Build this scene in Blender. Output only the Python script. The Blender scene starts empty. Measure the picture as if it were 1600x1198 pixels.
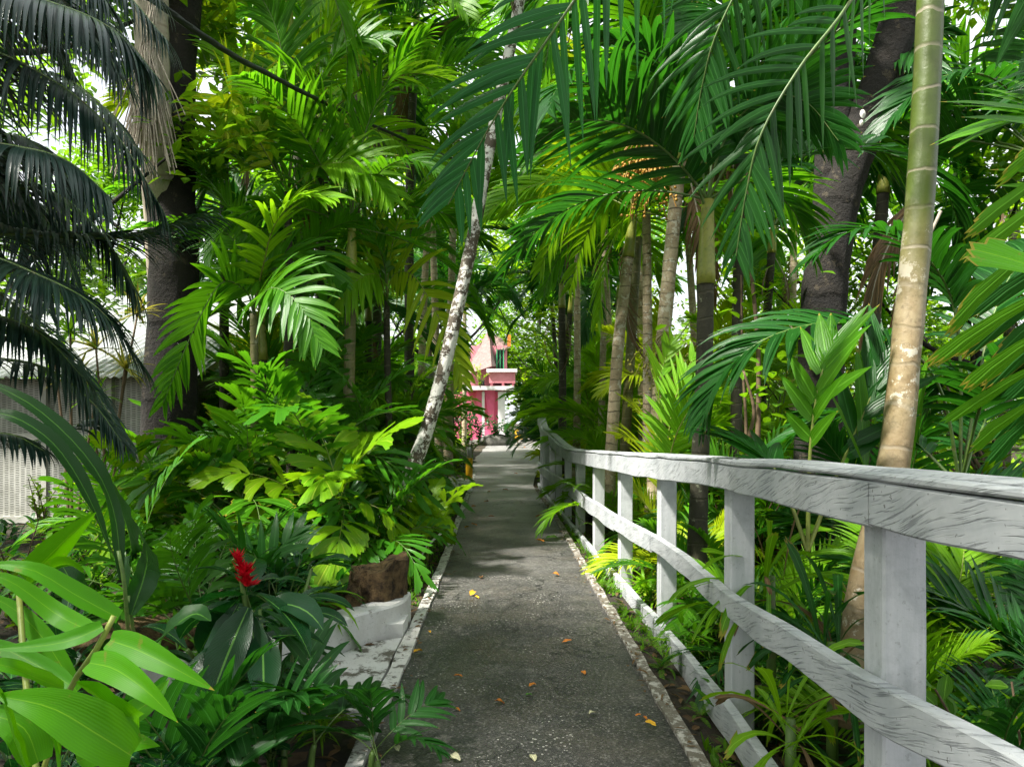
import bpy, math, random
from mathutils import Vector, Matrix, noise
R = math.radians
V = Vector
UP = V((0, 0, 1))
scene = bpy.context.scene
col = scene.collection
FPX, HOR, CH = 1155.0, 650.0, 1.5


def at(px, py, Y):
    """A point of the place given by its bearing and its distance down the path."""
    return V(((px - 800) * Y / FPX, Y, CH - (py - HOR) * Y / FPX))


# ------------------------------------------------------------------ mesh builder
class MB:
    def __init__(s):
        s.v, s.f, s.uv, s.m = [], [], [], []

    def pt(s, p, u=0.0, w=0.0):
        s.v.append((p[0], p[1], p[2]))
        s.uv.append((u, w))
        return len(s.v) - 1

    def rows(s, rows, mi=0, closed=False):
        n = len(rows[0])
        idx = [[s.pt(*q) for q in r] for r in rows]
        for a, b in zip(idx[:-1], idx[1:]):
            for i in range(n if closed else n - 1):
                j = (i + 1) % n
                s.f.append((a[i], a[j], b[j], b[i]))
                s.m.append(mi)
        return idx

    def poly(s, pts, mi=0):
        s.f.append(tuple(s.pt(p, p[0], p[1]) for p in pts))
        s.m.append(mi)

    def box(s, lo, hi, mi=0, M=None):
        c = [V((x, y, z)) for x in (lo[0], hi[0]) for y in (lo[1], hi[1]) for z in (lo[2], hi[2])]
        if M is not None:
            c = [M @ q for q in c]
        ids = [s.pt(q, q.x + q.y, q.z) for q in c]
        for q in ((0, 1, 3, 2), (4, 6, 7, 5), (0, 4, 5, 1), (2, 3, 7, 6), (0, 2, 6, 4), (1, 5, 7, 3)):
            s.f.append(tuple(ids[k] for k in q))
            s.m.append(mi)

    def tube(s, pts, radii, n=8, mi=0, cap=True, jag=0.0, rng=None):
        """Tube along points; v coordinate is metres along it."""
        pts = [V(p) for p in pts]
        rows = []
        dist = 0.0
        ref = V((0.31, 0.17, 0.05))
        for i, p in enumerate(pts):
            t = (pts[min(i + 1, len(pts) - 1)] - pts[max(i - 1, 0)])
            t = t.normalized() if t.length > 1e-9 else UP
            a = t.cross(V((0, 1, 0.02)) if abs(t.y) < .9 else V((1, 0, 0))).normalized()
            b = t.cross(a)
            if i:
                dist += (p - pts[i - 1]).length
            r = radii[i] if isinstance(radii, (list, tuple)) else radii
            row = []
            for k in range(n):
                an = 2 * math.pi * k / n
                rr = r * (1 + (jag * (rng.random() - .5) if rng else 0))
                row.append((p + (a * math.cos(an) + b * math.sin(an)) * rr, k / n, dist))
            rows.append(row)
        idx = s.rows(rows, mi, closed=True)
        if cap:
            s.f.append(tuple(reversed(idx[0])))
            s.m.append(mi)
            s.f.append(tuple(idx[-1]))
            s.m.append(mi)

    def build(s, name, mats, parent=None, smooth=True, shift=True):
        me = s.mesh(name, mats, smooth, V(parent.location) if (parent is not None and shift) else None)
        return link(name, me, parent)

    def mesh(s, name, mats, smooth=True, off=None):
        if not isinstance(mats, (list, tuple)):
            mats = [mats]
        me = bpy.data.meshes.new(name)
        vs = s.v if off is None else [(a - off.x, b - off.y, c - off.z) for a, b, c in s.v]
        me.from_pydata(vs, [], s.f)
        uvl = me.uv_layers.new(name='UVMap')
        flat = []
        for f in s.f:
            for i in f:
                flat.extend(s.uv[i])
        uvl.data.foreach_set('uv', flat)
        for m in mats:
            me.materials.append(m)
        if len(mats) > 1:
            me.polygons.foreach_set('material_index', s.m)
        me.polygons.foreach_set('use_smooth', [smooth] * len(s.f))
        me.update()
        return me


def link(name, me, parent=None):
    o = bpy.data.objects.new(name, me)
    col.objects.link(o)
    if parent is not None:
        o.parent = parent
    return o


def tag(o, label=None, cat=None, group=None, kind=None):
    if label:
        o['label'] = label
    if cat:
        o['category'] = cat
    if group:
        o['group'] = group
    if kind:
        o['kind'] = kind
    return o


def thing(name, loc, label, cat, group=None):
    o = bpy.data.objects.new(name, None)
    o.empty_display_size = .1
    col.objects.link(o)
    o.location = loc
    return tag(o, label, cat, group)


def spline(pts, n):
    """Catmull-Rom through points, n samples."""
    pts = [V(p) for p in pts]
    if len(pts) == 2:
        return [pts[0].lerp(pts[1], i / (n - 1)) for i in range(n)]
    P = [pts[0] * 2 - pts[1]] + pts + [pts[-1] * 2 - pts[-2]]
    out = []
    m = len(pts) - 1
    for i in range(n):
        x = i / (n - 1) * m
        k = min(int(x), m - 1)
        t = x - k
        a, b, c, d = P[k:k + 4]
        out.append(((b * 2) + (c - a) * t + (a * 2 - b * 5 + c * 4 - d) * t * t + (b * 3 - a - c * 3 + d) * t ** 3) * .5)
    return out


def lerp1(tab, x):
    if x <= tab[0][0]:
        return tab[0][1]
    for (a, b), (c, d) in zip(tab[:-1], tab[1:]):
        if x <= c:
            return b + (d - b) * (x - a) / (c - a)
    return tab[-1][1]


# ------------------------------------------------------------------ materials
def mat(name):
    m = bpy.data.materials.new(name)
    m.use_nodes = True
    nt = m.node_tree
    for n in list(nt.nodes):
        if n.type == 'BSDF_PRINCIPLED':
            b = n
        elif n.type == 'OUTPUT_MATERIAL':
            o = n
    return m, nt, b, o


class NT:
    def __init__(s, nt):
        s.nt = nt

    def n(s, typ, ins=None, **kw):
        nd = s.nt.nodes.new(typ)
        for k, v in kw.items():
            setattr(nd, k, v)
        for k, v in (ins or {}).items():
            if isinstance(v, bpy.types.NodeSocket):
                s.nt.links.new(v, nd.inputs[k])
            else:
                nd.inputs[k].default_value = v
        return nd

    def link(s, a, b):
        s.nt.links.new(a, b)

    def math(s, op, a, b=None, clamp=False):
        nd = s.n('ShaderNodeMath', operation=op, use_clamp=clamp)
        for i, v in enumerate((a, b)):
            if v is None:
                continue
            if isinstance(v, bpy.types.NodeSocket):
                s.link(v, nd.inputs[i])
            else:
                nd.inputs[i].default_value = v
        return nd.outputs[0]

    def mix(s, fac, a, b):
        nd = s.n('ShaderNodeMix', data_type='RGBA')
        for sock, v in ((nd.inputs[0], fac), (nd.inputs[6], a), (nd.inputs[7], b)):
            if isinstance(v, bpy.types.NodeSocket):
                s.link(v, sock)
            elif isinstance(v, (int, float)):
                sock.default_value = v
            else:
                sock.default_value = (*v, 1) if len(v) == 3 else v
        return nd.outputs[2]

    def noise(s, vec, scale, detail=3, rough=.6):
        nd = s.n('ShaderNodeTexNoise', {'Scale': scale, 'Detail': detail, 'Roughness': rough})
        if vec is not None:
            s.link(vec, nd.inputs['Vector'])
        return nd.outputs['Fac']

    def ramp(s, fac, stops):
        nd = s.n('ShaderNodeValToRGB', {'Fac': fac})
        e = nd.color_ramp.elements
        while len(e) < len(stops):
            e.new(.5)
        for k, (p, c) in zip(e, stops):
            k.position = p
            k.color = (c, c, c, 1) if isinstance(c, (int, float)) else (*c, 1)
        return nd.outputs['Color']

    def bump(s, h, strength=.3, dist=.01):
        return s.n('ShaderNodeBump', {'Height': h, 'Strength': strength, 'Distance': dist}).outputs[0]


def leaf_mat(name, c1, c2, trans, tfac=.4, rough=.38, tip=.0, rib=None, ribw=.035, vein=0, spots=0.0, spec=.26, freq=46.0, bstr=.25):
    m, nt, b, out = mat(name)
    T = NT(nt)
    rib = rib or tuple(min(1, x * 1.5 + .02) for x in c2)
    uv = T.n('ShaderNodeUVMap').outputs[0]
    sep = T.n('ShaderNodeSeparateXYZ', {'Vector': uv})
    u, v = sep.outputs[0], sep.outputs[1]
    geo = T.n('ShaderNodeNewGeometry')
    isl = geo.outputs['Random Per Island']
    oi = T.n('ShaderNodeObjectInfo').outputs['Random']
    tc = T.n('ShaderNodeTexCoord').outputs['Object']
    nz = T.noise(tc, 1.3, 2)
    f = T.math('ADD', T.math('MULTIPLY', isl, .45), T.math('MULTIPLY', nz, .5))
    f = T.math('ADD', f, T.math('MULTIPLY', T.math('SUBTRACT', oi, .5), .55), clamp=True)
    c = T.mix(f, c1, c2)
    du = T.math('ABSOLUTE', T.math('SUBTRACT', u, .5))
    st = T.math('SINE', T.math('MULTIPLY', u, freq if not vein else 8.0))
    if vein:   # slanting side veins
        st = T.math('SINE', T.math('MULTIPLY', T.math('SUBTRACT', T.math('MULTIPLY', v, vein), T.math('MULTIPLY', du, vein * .55)), 6.28))
    c = T.mix(T.math('MULTIPLY', T.math('ADD', st, 1), .07), c, tuple(x * 1.5 for x in c2))
    c = T.mix(T.math('LESS_THAN', du, ribw), c, rib)
    if tip:
        k = T.math('MULTIPLY', T.math('GREATER_THAN', T.math('ADD', v, T.math('MULTIPLY', T.math('FRACT', T.math('MULTIPLY', isl, 37.7)), tip)), 1.02), .85)
        c = T.mix(k, c, (.30, .22, .03))
    if spots:
        sp = T.ramp(T.noise(tc, 38, 4, .7), [(.62, 0.), (.70, 1.)])
        c = T.mix(T.math('MULTIPLY', sp, spots), c, (.22, .17, .03))
    b.inputs['Roughness'].default_value = rough
    b.inputs['Specular IOR Level'].default_value = spec
    T.link(c, b.inputs['Base Color'])
    T.link(T.bump(st, bstr, .002), b.inputs['Normal'])
    tr = T.n('ShaderNodeBsdfTranslucent')
    T.link(T.mix(.6, c, trans), tr.inputs['Color'])
    mx = T.n('ShaderNodeMixShader', {0: tfac, 1: b.outputs[0], 2: tr.outputs[0]})
    T.link(mx.outputs[0], out.inputs['Surface'])
    return m


M = {}
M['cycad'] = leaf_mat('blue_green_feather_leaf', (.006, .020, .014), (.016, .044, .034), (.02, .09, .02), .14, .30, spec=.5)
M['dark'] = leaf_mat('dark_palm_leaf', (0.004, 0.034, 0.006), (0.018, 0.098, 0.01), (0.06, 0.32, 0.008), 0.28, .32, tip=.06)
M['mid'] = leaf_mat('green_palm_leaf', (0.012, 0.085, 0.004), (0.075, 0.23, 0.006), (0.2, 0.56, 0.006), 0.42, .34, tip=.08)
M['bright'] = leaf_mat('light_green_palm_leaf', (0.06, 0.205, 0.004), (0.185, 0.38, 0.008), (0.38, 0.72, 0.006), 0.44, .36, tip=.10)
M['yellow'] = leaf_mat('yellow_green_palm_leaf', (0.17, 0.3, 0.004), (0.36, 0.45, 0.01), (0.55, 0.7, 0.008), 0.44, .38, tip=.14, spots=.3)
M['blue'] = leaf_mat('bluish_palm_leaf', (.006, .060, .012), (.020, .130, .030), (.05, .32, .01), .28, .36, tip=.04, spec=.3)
M['fish'] = leaf_mat('fishtail_palm_leaf', (0.008, 0.06, 0.005), (0.05, 0.19, 0.008), (0.16, 0.5, 0.008), 0.34, .28, rib=(.03, .13, .01), ribw=.02, spec=.36)
M['fishy'] = leaf_mat('yellow_fishtail_palm_leaf', (0.07, 0.215, 0.003), (0.19, 0.345, 0.006), (0.34, 0.62, 0.006), 0.4, .34, rib=(.3, .4, .03), ribw=.02, tip=.03)
M['ginger'] = leaf_mat('ginger_leaf', (0.003, 0.032, 0.009), (0.012, 0.07, 0.018), (0.03, 0.24, 0.01), 0.2, .25, rib=(.12, .30, .05), ribw=.028, vein=26, spec=.36)
M['helic'] = leaf_mat('banana_like_leaf', (.003, .028, .003), (.012, .062, .006), (.05, .26, .005), .20, .42, rib=(.07, .20, .02), ribw=.025, vein=30, spec=.28)
M['lime'] = leaf_mat('lime_strap_leaf', (0.018, 0.15, 0.0007), (0.085, 0.29, 0.001), (0.2, 0.58, 0.001), 0.36, .40, rib=(.16, .38, .01), ribw=.012, spots=.5, freq=110.0, bstr=.12, spec=.2, tip=.06)
M['shrub'] = leaf_mat('shrub_leaf', (0.03, 0.115, 0.004), (0.11, 0.25, 0.008), (0.28, 0.58, 0.006), 0.44, .36)
M['shruby'] = leaf_mat('light_shrub_leaf', (0.12, 0.28, 0.003), (0.26, 0.42, 0.008), (0.46, 0.72, 0.006), 0.46, .4)
M['treeleaf'] = leaf_mat('tree_leaf', (0.022, 0.085, 0.004), (0.11, 0.23, 0.008), (0.32, 0.6, 0.008), 0.46, .4)
M['fern'] = leaf_mat('fern_leaf', (.040, .140, .005), (.100, .230, .008), (.20, .46, .006), .4, .45)
M['drystraw'] = leaf_mat('dry_palm_leaf', (.075, .045, .020), (.17, .105, .05), (.3, .2, .08), .25, .6)
M['varieg'] = leaf_mat('striped_yellow_leaf', (.28, .26, .03), (.45, .38, .06), (.45, .4, .05), .3, .4, rib=(.06, .16, .02), ribw=.16)
M['red'] = leaf_mat('red_bract', (.45, .003, .010), (.65, .008, .025), (.7, .01, .03), .3, .4, rib=(.55, .01, .02), ribw=.02)


def trunk_mat(name, base, alt, ring, spacing, lichen=None, lich_amt=.5, rough=.75, upper=None, upz=(0, 1), bumpd=.012):
    m, nt, b, out = mat(name)
    T = NT(nt)
    sep = T.n('ShaderNodeSeparateXYZ', {'Vector': T.n('ShaderNodeUVMap').outputs[0]})
    v = sep.outputs[1]
    tc = T.n('ShaderNodeTexCoord').outputs['Object']
    wob = T.math('MULTIPLY', T.noise(tc, 3.0, 3), .15)
    ph = T.math('FRACT', T.math('DIVIDE', T.math('ADD', v, wob), spacing))
    rl = T.ramp(ph, [(0., 1.), (.06, .9), (.12, 0.), (1., 0.)])
    c = T.mix(T.ramp(T.noise(tc, 5, 5, .7), [(.35, 0.), (.65, 1.)]), base, alt)
    c = T.mix(T.math('MULTIPLY', T.ramp(T.noise(tc, 34, 4, .7), [(.5, 0.), (.72, 1.)]), .6), c, tuple(x * .4 for x in alt))
    if upper:
        z = T.n('ShaderNodeMapRange', {0: v, 1: upz[0], 2: upz[1]}, clamp=True).outputs[0]
        z = T.math('ADD', z, T.math('MULTIPLY', T.math('SUBTRACT', T.noise(tc, 4, 3), .5), .7), clamp=True)
        g = T.mix(T.ramp(T.noise(tc, 2.2, 2), [(.38, 0.), (.62, 1.)]), upper, tuple(x * .62 for x in upper))
        c = T.mix(z, c, g)
    c = T.mix(T.math('MULTIPLY', rl, T.ramp(T.noise(tc, 2.6, 2), [(.36, .15), (.62, 1.)])), c, ring)
    if lichen:
        l = T.ramp(T.noise(tc, 7.5, 6, .75), [(.60 - .16 * lich_amt, 0.), (.63 - .16 * lich_amt, 1.)])
        if upper:
            l = T.math('MULTIPLY', l, T.math('SUBTRACT', 1., z, True))
        c = T.mix(l, c, lichen)
    b.inputs['Roughness'].default_value = rough
    T.link(c, b.inputs['Base Color'])
    h = T.math('ADD', T.math('MULTIPLY', rl, -.8), T.noise(tc, 26, 5, .7))
    T.link(T.bump(h, .7, bumpd), b.inputs['Normal'])
    return m


M['tr_pale'] = trunk_mat('pale_ringed_trunk', (.46, .38, .25), (.28, .21, .125), (.09, .07, .045), .14, (.52, .48, .38), .30)
M['tr_green'] = trunk_mat('green_ringed_trunk', (.34, .27, .16), (.20, .135, .06), (.36, .31, .23), .19, (.50, .46, .36), .20, .45, upper=(.080, .118, .016), upz=(1.95, 2.45), bumpd=.004)
M['tr_dark'] = trunk_mat('dark_ringed_trunk', (.045, .042, .020), (.025, .024, .012), (.11, .10, .065), .17, (.16, .17, .11), .05)
M['tr_olive'] = trunk_mat('olive_ringed_trunk', (.16, .15, .045), (.09, .09, .03), (.24, .20, .12), .2, (.3, .28, .2), .1, .5)
M['tr_lichen'] = trunk_mat('lichen_spotted_trunk', (.10, .08, .05), (.05, .038, .024), (.04, .03, .02), .23, (.56, .55, .50), .72)
M['shaft'] = trunk_mat('yellow_crownshaft', (.30, .30, .05), (.22, .25, .04), (.15, .14, .05), .6, None, 0, .4, bumpd=.003)
M['bark'] = trunk_mat('dark_rough_bark', (.016, .012, .008), (.007, .006, .004), (.006, .005, .004), .9, (.05, .04, .025), .05, .9, bumpd=.05)
M['mossbark'] = trunk_mat('mossy_bark', (.06, .05, .03), (.035, .03, .018), (.02, .018, .01), .7, (.12, .12, .02), .75, .9, bumpd=.03)
M['stem'] = trunk_mat('green_stem', (.09, .17, .025), (.06, .11, .02), (.10, .09, .03), .3, None, 0, .5, bumpd=.002)
M['stemy'] = trunk_mat('yellow_green_stem', (.22, .27, .04), (.16, .2, .03), (.12, .12, .03), .4, None, 0, .5, bumpd=.002)
M['twig'] = trunk_mat('brown_twig', (.14, .09, .05), (.09, .06, .03), (.06, .04, .02), .3, None, 0, .8, bumpd=.004)
M['straw'] = trunk_mat('dry_straw_stalk', (.42, .36, .29), (.32, .27, .21), (.26, .2, .15), .3, None, 0, .8, bumpd=.002)


def simple(name, c1, c2, scale, rough=.8, bump=.3, dist=.01, detail=5, spec=.3):
    m, nt, b, out = mat(name)
    T = NT(nt)
    tc = T.n('ShaderNodeTexCoord').outputs['Object']
    f = T.ramp(T.noise(tc, scale, detail, .65), [(.36, 0.), (.64, 1.)])
    T.link(T.mix(f, c1, c2), b.inputs['Base Color'])
    b.inputs['Roughness'].default_value = rough
    b.inputs['Specular IOR Level'].default_value = spec
    T.link(T.bump(T.noise(tc, scale * 6, 5, .7), bump, dist), b.inputs['Normal'])
    return m


def soil_mat():
    m, nt, b, out = mat('leaf_strewn_soil')
    T = NT(nt)
    tc = T.n('ShaderNodeTexCoord').outputs['Object']
    c = T.mix(T.ramp(T.noise(tc, 2.5, 6, .7), [(.35, 0.), (.65, 1.)]), (.018, .013, .008), (.045, .034, .020))
    vo = T.n('ShaderNodeTexVoronoi', {'Vector': tc, 'Scale': 16.0, 'Randomness': 1.0})
    c = T.mix(T.math('MULTIPLY', T.ramp(vo.outputs['Color'], [(.72, 0.), (.78, 1.)]), .8), c, (.11, .065, .028))
    c = T.mix(T.math('MULTIPLY', T.ramp(T.noise(tc, 5, 4, .7), [(.56, 0.), (.66, 1.)]), .7), c, (.025, .055, .012))
    T.link(c, b.inputs['Base Color'])
    b.inputs['Roughness'].default_value = .95
    T.link(T.bump(T.math('ADD', T.noise(tc, 22, 6, .75), vo.outputs['Distance']), .9, .04), b.inputs['Normal'])
    return m


def asphalt_mat():
    m, nt, b, out = mat('worn_asphalt')
    T = NT(nt)
    tc = T.n('ShaderNodeTexCoord').outputs['Object']
    y = T.n('ShaderNodeSeparateXYZ', {'Vector': tc}).outputs[1]
    c = T.mix(T.ramp(T.noise(tc, 1.1, 6, .7), [(.38, 0.), (.62, 1.)]), (.021, .021, .022), (.062, .060, .055))
    # brown dusty stains and pale cement skin
    c = T.mix(T.math('MULTIPLY', T.ramp(T.noise(tc, 1.7, 5, .72), [(.46, 0.), (.62, 1.)]), .7), c, (.076, .068, .056))
    c = T.mix(T.math('MULTIPLY', T.ramp(T.noise(tc, 3.6, 6, .8), [(.57, 0.), (.66, 1.)]), .6), c, (.16, .15, .128))
    # the pale cement patch across the path and the older concrete farther on
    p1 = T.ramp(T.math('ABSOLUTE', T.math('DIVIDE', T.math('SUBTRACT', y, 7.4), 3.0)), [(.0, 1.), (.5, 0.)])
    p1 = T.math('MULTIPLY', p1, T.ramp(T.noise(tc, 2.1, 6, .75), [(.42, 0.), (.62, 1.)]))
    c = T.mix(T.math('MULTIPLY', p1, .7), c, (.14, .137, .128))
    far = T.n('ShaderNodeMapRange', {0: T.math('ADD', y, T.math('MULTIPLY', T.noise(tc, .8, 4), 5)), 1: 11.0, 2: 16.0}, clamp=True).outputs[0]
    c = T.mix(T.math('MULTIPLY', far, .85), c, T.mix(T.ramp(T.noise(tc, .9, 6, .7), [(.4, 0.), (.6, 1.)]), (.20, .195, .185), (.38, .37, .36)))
    # stone chips: dark binder with small light and dark grains
    vo = T.n('ShaderNodeTexVoronoi', {'Vector': tc, 'Scale': 105.0, 'Randomness': 1.0})
    g = T.n('ShaderNodeSeparateXYZ', {'Vector': vo.outputs['Color']}).outputs[0]
    c = T.mix(T.math('MULTIPLY', T.ramp(g, [(.80, 0.), (.97, 1.)]), .55), c, (.20, .19, .175))
    c = T.mix(T.math('MULTIPLY', T.ramp(g, [(.05, 1.), (.30, 0.)]), .6), c, (.014, .014, .014))
    v2 = T.n('ShaderNodeTexVoronoi', {'Vector': tc, 'Scale': 34.0, 'Randomness': 1.0})
    chip = T.math('LESS_THAN', v2.outputs['Distance'], T.math('MULTIPLY', T.ramp(T.noise(tc, 2.3, 3), [(.42, 0.), (.66, 1.)]), .22))
    c = T.mix(T.math('MULTIPLY', chip, .8), c, (.45, .43, .39))
    # cracks near the patch
    nz = T.n('ShaderNodeTexNoise', {'Vector': tc, 'Scale': 2.5, 'Detail': 4.0})
    wv = T.n('ShaderNodeVectorMath', {0: tc, 1: nz.outputs['Color']}, operation='ADD')
    v3 = T.n('ShaderNodeTexVoronoi', {'Vector': wv.outputs[0], 'Scale': 1.4}, feature='DISTANCE_TO_EDGE')
    crack = T.math('MULTIPLY', T.math('LESS_THAN', v3.outputs['Distance'], .014), T.ramp(T.noise(tc, .6, 2), [(.44, 0.), (.52, 1.)]))
    c = T.mix(T.math('MULTIPLY', crack, .8), c, (.012, .012, .012))
    T.link(c, b.inputs['Base Color'])
    T.link(T.ramp(T.noise(tc, 1.8, 4), [(.3, .30), (.7, .62)]), b.inputs['Roughness'])
    h = T.math('ADD', T.math('MULTIPLY', vo.outputs['Distance'], .8), T.math('MULTIPLY', T.noise(tc, 9, 5), .7))
    T.link(T.bump(T.math('SUBTRACT', h, crack), .6, .008), b.inputs['Normal'])
    return m


def paint_mat(name, paint=(.70, .70, .67), under=(.10, .09, .075), wear=.5, scale=7.0):
    m, nt, b, out = mat(name)
    T = NT(nt)
    tc = T.n('ShaderNodeTexCoord').outputs['Object']
    f = T.ramp(T.noise(tc, scale, 7, .75), [(wear - .03, 1.), (wear + .03, 0.)])
    d = T.ramp(T.noise(tc, 2.6, 5, .7), [(.45, 0.), (.75, 1.)])
    p = T.mix(T.math('MULTIPLY', d, .55), paint, (.36, .34, .28))
    sp = T.ramp(T.noise(tc, 55, 3, .6), [(.64, 0.), (.69, 1.)])
    p = T.mix(T.math('MULTIPLY', sp, .6), p, (.12, .11, .09))
    T.link(T.mix(f, p, under), b.inputs['Base Color'])
    b.inputs['Roughness'].default_value = .75
    T.link(T.bump(T.math('ADD', T.math('MULTIPLY', f, -1.), T.noise(tc, 40, 4)), .5, .006), b.inputs['Normal'])
    return m


def white_wood():
    """Weathered white paint over saw-cut boards: slanting grain, hairline checks, grime."""
    m, nt, b, out = mat('weathered_white_wood')
    T = NT(nt)
    uv = T.n('ShaderNodeUVMap').outputs[0]
    tc = T.n('ShaderNodeTexCoord').outputs['Object']
    warp = T.n('ShaderNodeVectorMath', {0: T.n('ShaderNodeTexNoise', {'Vector': tc, 'Scale': 2.2, 'Detail': 1.0}).outputs['Color'], 'Scale': .13}, operation='SCALE').outputs[0]
    wv = T.n('ShaderNodeVectorMath', {0: tc, 1: warp}, operation='ADD').outputs[0]
    rot = T.n('ShaderNodeMapping', {'Vector': wv, 'Rotation': (R(17), 0, 0)}).outputs[0]
    mp = T.n('ShaderNodeMapping', {'Vector': rot, 'Scale': (6, 7, 150)}).outputs[0]
    g = T.noise(mp, 1.0, 3, .55)
    mpb = T.n('ShaderNodeMapping', {'Vector': rot, 'Scale': (4, 3.2, 48)}).outputs[0]
    gb = T.noise(mpb, 1.0, 3, .55)
    mp2 = T.n('ShaderNodeMapping', {'Vector': tc, 'Rotation': (R(-9), 0, 0), 'Scale': (3, .8, 16)}).outputs[0]
    g2 = T.noise(mp2, 1.6, 6, .7)
    mott = T.noise(tc, 3.2, 5, .7)
    line = T.math('MULTIPLY', T.ramp(g, [(.36, 1.), (.46, 0.)]), T.ramp(mott, [(.36, .4), (.56, 1.)]))
    c = T.mix(T.ramp(mott, [(.35, 0.), (.68, 1.)]), (.50, .515, .525), (.36, .385, .40))
    c = T.mix(T.math('MULTIPLY', T.ramp(gb, [(.36, 1.), (.52, 0.)]), .35), c, (.27, .29, .31))
    c = T.mix(T.math('MULTIPLY', line, .62), c, (.12, .13, .14))
    c = T.mix(T.math('MULTIPLY', T.ramp(T.noise(tc, 1.3, 5, .7), [(.52, 0.), (.74, 1.)]), .5), c, (.25, .26, .25))
    crk = T.ramp(g2, [(.285, 1.), (.30, 0.)])
    c = T.mix(crk, c, (.05, .05, .05))
    sp = T.ramp(T.noise(tc, 60, 2, .5), [(.68, 0.), (.72, 1.)])
    c = T.mix(T.math('MULTIPLY', sp, .7), c, (.08, .075, .06))
    T.link(c, b.inputs['Base Color'])
    b.inputs['Roughness'].default_value = .6
    b.inputs['Specular IOR Level'].default_value = .3
    h = T.math('SUBTRACT', T.math('SUBTRACT', T.math('MULTIPLY', mott, .4), line), crk)
    T.link(T.bump(h, .55, .004), b.inputs['Normal'])
    return m


def post_paint():
    m, nt, b, out = mat('chalky_white_post_paint')
    T = NT(nt)
    tc = T.n('ShaderNodeTexCoord').outputs['Object']
    mp = T.n('ShaderNodeMapping', {'Vector': tc, 'Scale': (22, 22, 1.6)}).outputs[0]
    g = T.noise(mp, 1.2, 6, .7)
    z = T.n('ShaderNodeSeparateXYZ', {'Vector': tc}).outputs[2]
    c = T.mix(T.ramp(g, [(.35, 0.), (.66, 1.)]), (.50, .515, .525), (.40, .425, .435))
    c = T.mix(T.math('MULTIPLY', T.ramp(T.noise(tc, 3.4, 6, .75), [(.50, 0.), (.66, 1.)]), .6), c, (.28, .30, .305))
    sp = T.ramp(T.noise(tc, 46, 4, .7), [(.60, 0.), (.66, 1.)])
    c = T.mix(T.math('MULTIPLY', sp, .45), c, (.22, .23, .22))
    d = T.math('MULTIPLY', T.ramp(T.noise(tc, 6, 5, .7), [(.45, 0.), (.62, 1.)]), T.n('ShaderNodeMapRange', {0: z, 1: .45, 2: -.1}, clamp=True).outputs[0])
    c = T.mix(T.math('MULTIPLY', d, .7), c, (.17, .18, .12))
    T.link(c, b.inputs['Base Color'])
    b.inputs['Roughness'].default_value = .65
    T.link(T.bump(T.math('ADD', g, T.noise(tc, 50, 3)), .35, .004), b.inputs['Normal'])
    return m


def wicker_mat():
    m, nt, b, out = mat('woven_white_wicker')
    T = NT(nt)
    tc = T.n('ShaderNodeTexCoord').outputs['Object']
    s = T.n('ShaderNodeSeparateXYZ', {'Vector': tc})
    x, z = s.outputs[0], s.outputs[2]
    col_ = T.math('MULTIPLY', x, 1 / .075)
    par = T.math('MULTIPLY', T.math('FRACT', T.math('MULTIPLY', T.math('FLOOR', col_), .5)), 6.283)
    zz = T.math('SINE', T.math('ADD', T.math('MULTIPLY', T.math('ADD', z, T.math('MULTIPLY', T.noise(tc, 9, 3), .02)), 6.283 / .032), par))
    rib = T.math('LESS_THAN', T.math('FRACT', col_), .34)
    hole = T.math('MULTIPLY', T.math('GREATER_THAN', zz, .15), T.math('SUBTRACT', 1., rib))
    c = T.mix(T.ramp(T.noise(tc, 1.6, 5, .7), [(.4, 0.), (.65, 1.)]), (.44, .44, .40), (.28, .28, .24))
    c = T.mix(T.math('MULTIPLY', T.ramp(T.noise(tc, 12, 4, .7), [(.5, 0.), (.7, 1.)]), .5), c, (.24, .24, .20))
    c = T.mix(T.math('MULTIPLY', hole, .72), c, (.07, .075, .065))
    T.link(c, b.inputs['Base Color'])
    b.inputs['Roughness'].default_value = .8
    T.link(T.bump(T.math('SUBTRACT', 1., hole), .8, .01), b.inputs['Normal'])
    return m


M['soil'] = soil_mat()
M['asphalt'] = asphalt_mat()
M['edge_l'] = paint_mat('worn_white_edge_paint', paint=(.56, .55, .52), wear=.45, scale=13.0)
M['edge_r'] = paint_mat('flaking_white_edge_paint', paint=(.42, .405, .37), wear=.53, under=(.13, .115, .09), scale=16.0)
M['slab'] = paint_mat('chipped_white_slab_paint', (.56, .56, .54), (.10, .09, .07), .465, 4.0)
M['wallpaint'] = paint_mat('white_wall_paint', (.60, .60, .58), (.16, .14, .10), .36, 5.0)
M['wood'] = white_wood()
M['post'] = post_paint()
M['wicker'] = wicker_mat()
M['frame'] = simple('cream_frame_paint', (.46, .46, .42), (.34, .34, .30), 4, .6, .15)
M['roofw'] = simple('white_metal_roof', (.46, .48, .49), (.30, .31, .31), 1.5, .4, .1)
M['brick'] = simple('red_brick_base', (.28, .12, .07), (.20, .09, .06), 8, .85, .5)
M['pink'] = simple('pink_wall_paint', (.80, .16, .30), (.72, .12, .25), 2.5, .7, .15)
M['palepink'] = simple('pale_pink_paint', (.66, .25, .30), (.58, .20, .24), 2.5, .7, .15)
M['white'] = simple('white_wall', (.76, .74, .76), (.62, .60, .62), 2, .7, .15)
M['shingle'] = simple('grey_pink_shingle', (.26, .17, .16), (.16, .11, .10), 7, .85, .5)
M['darkglass'] = simple('dark_window', (.03, .035, .04), (.05, .06, .06), 2, .15, .0)
M['greenpaint'] = simple('green_window_paint', (.05, .32, .14), (.04, .25, .10), 5, .5, .1)
M['orange'] = simple('orange_paint', (.65, .20, .03), (.55, .16, .03), 5, .6, .1)
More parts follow.
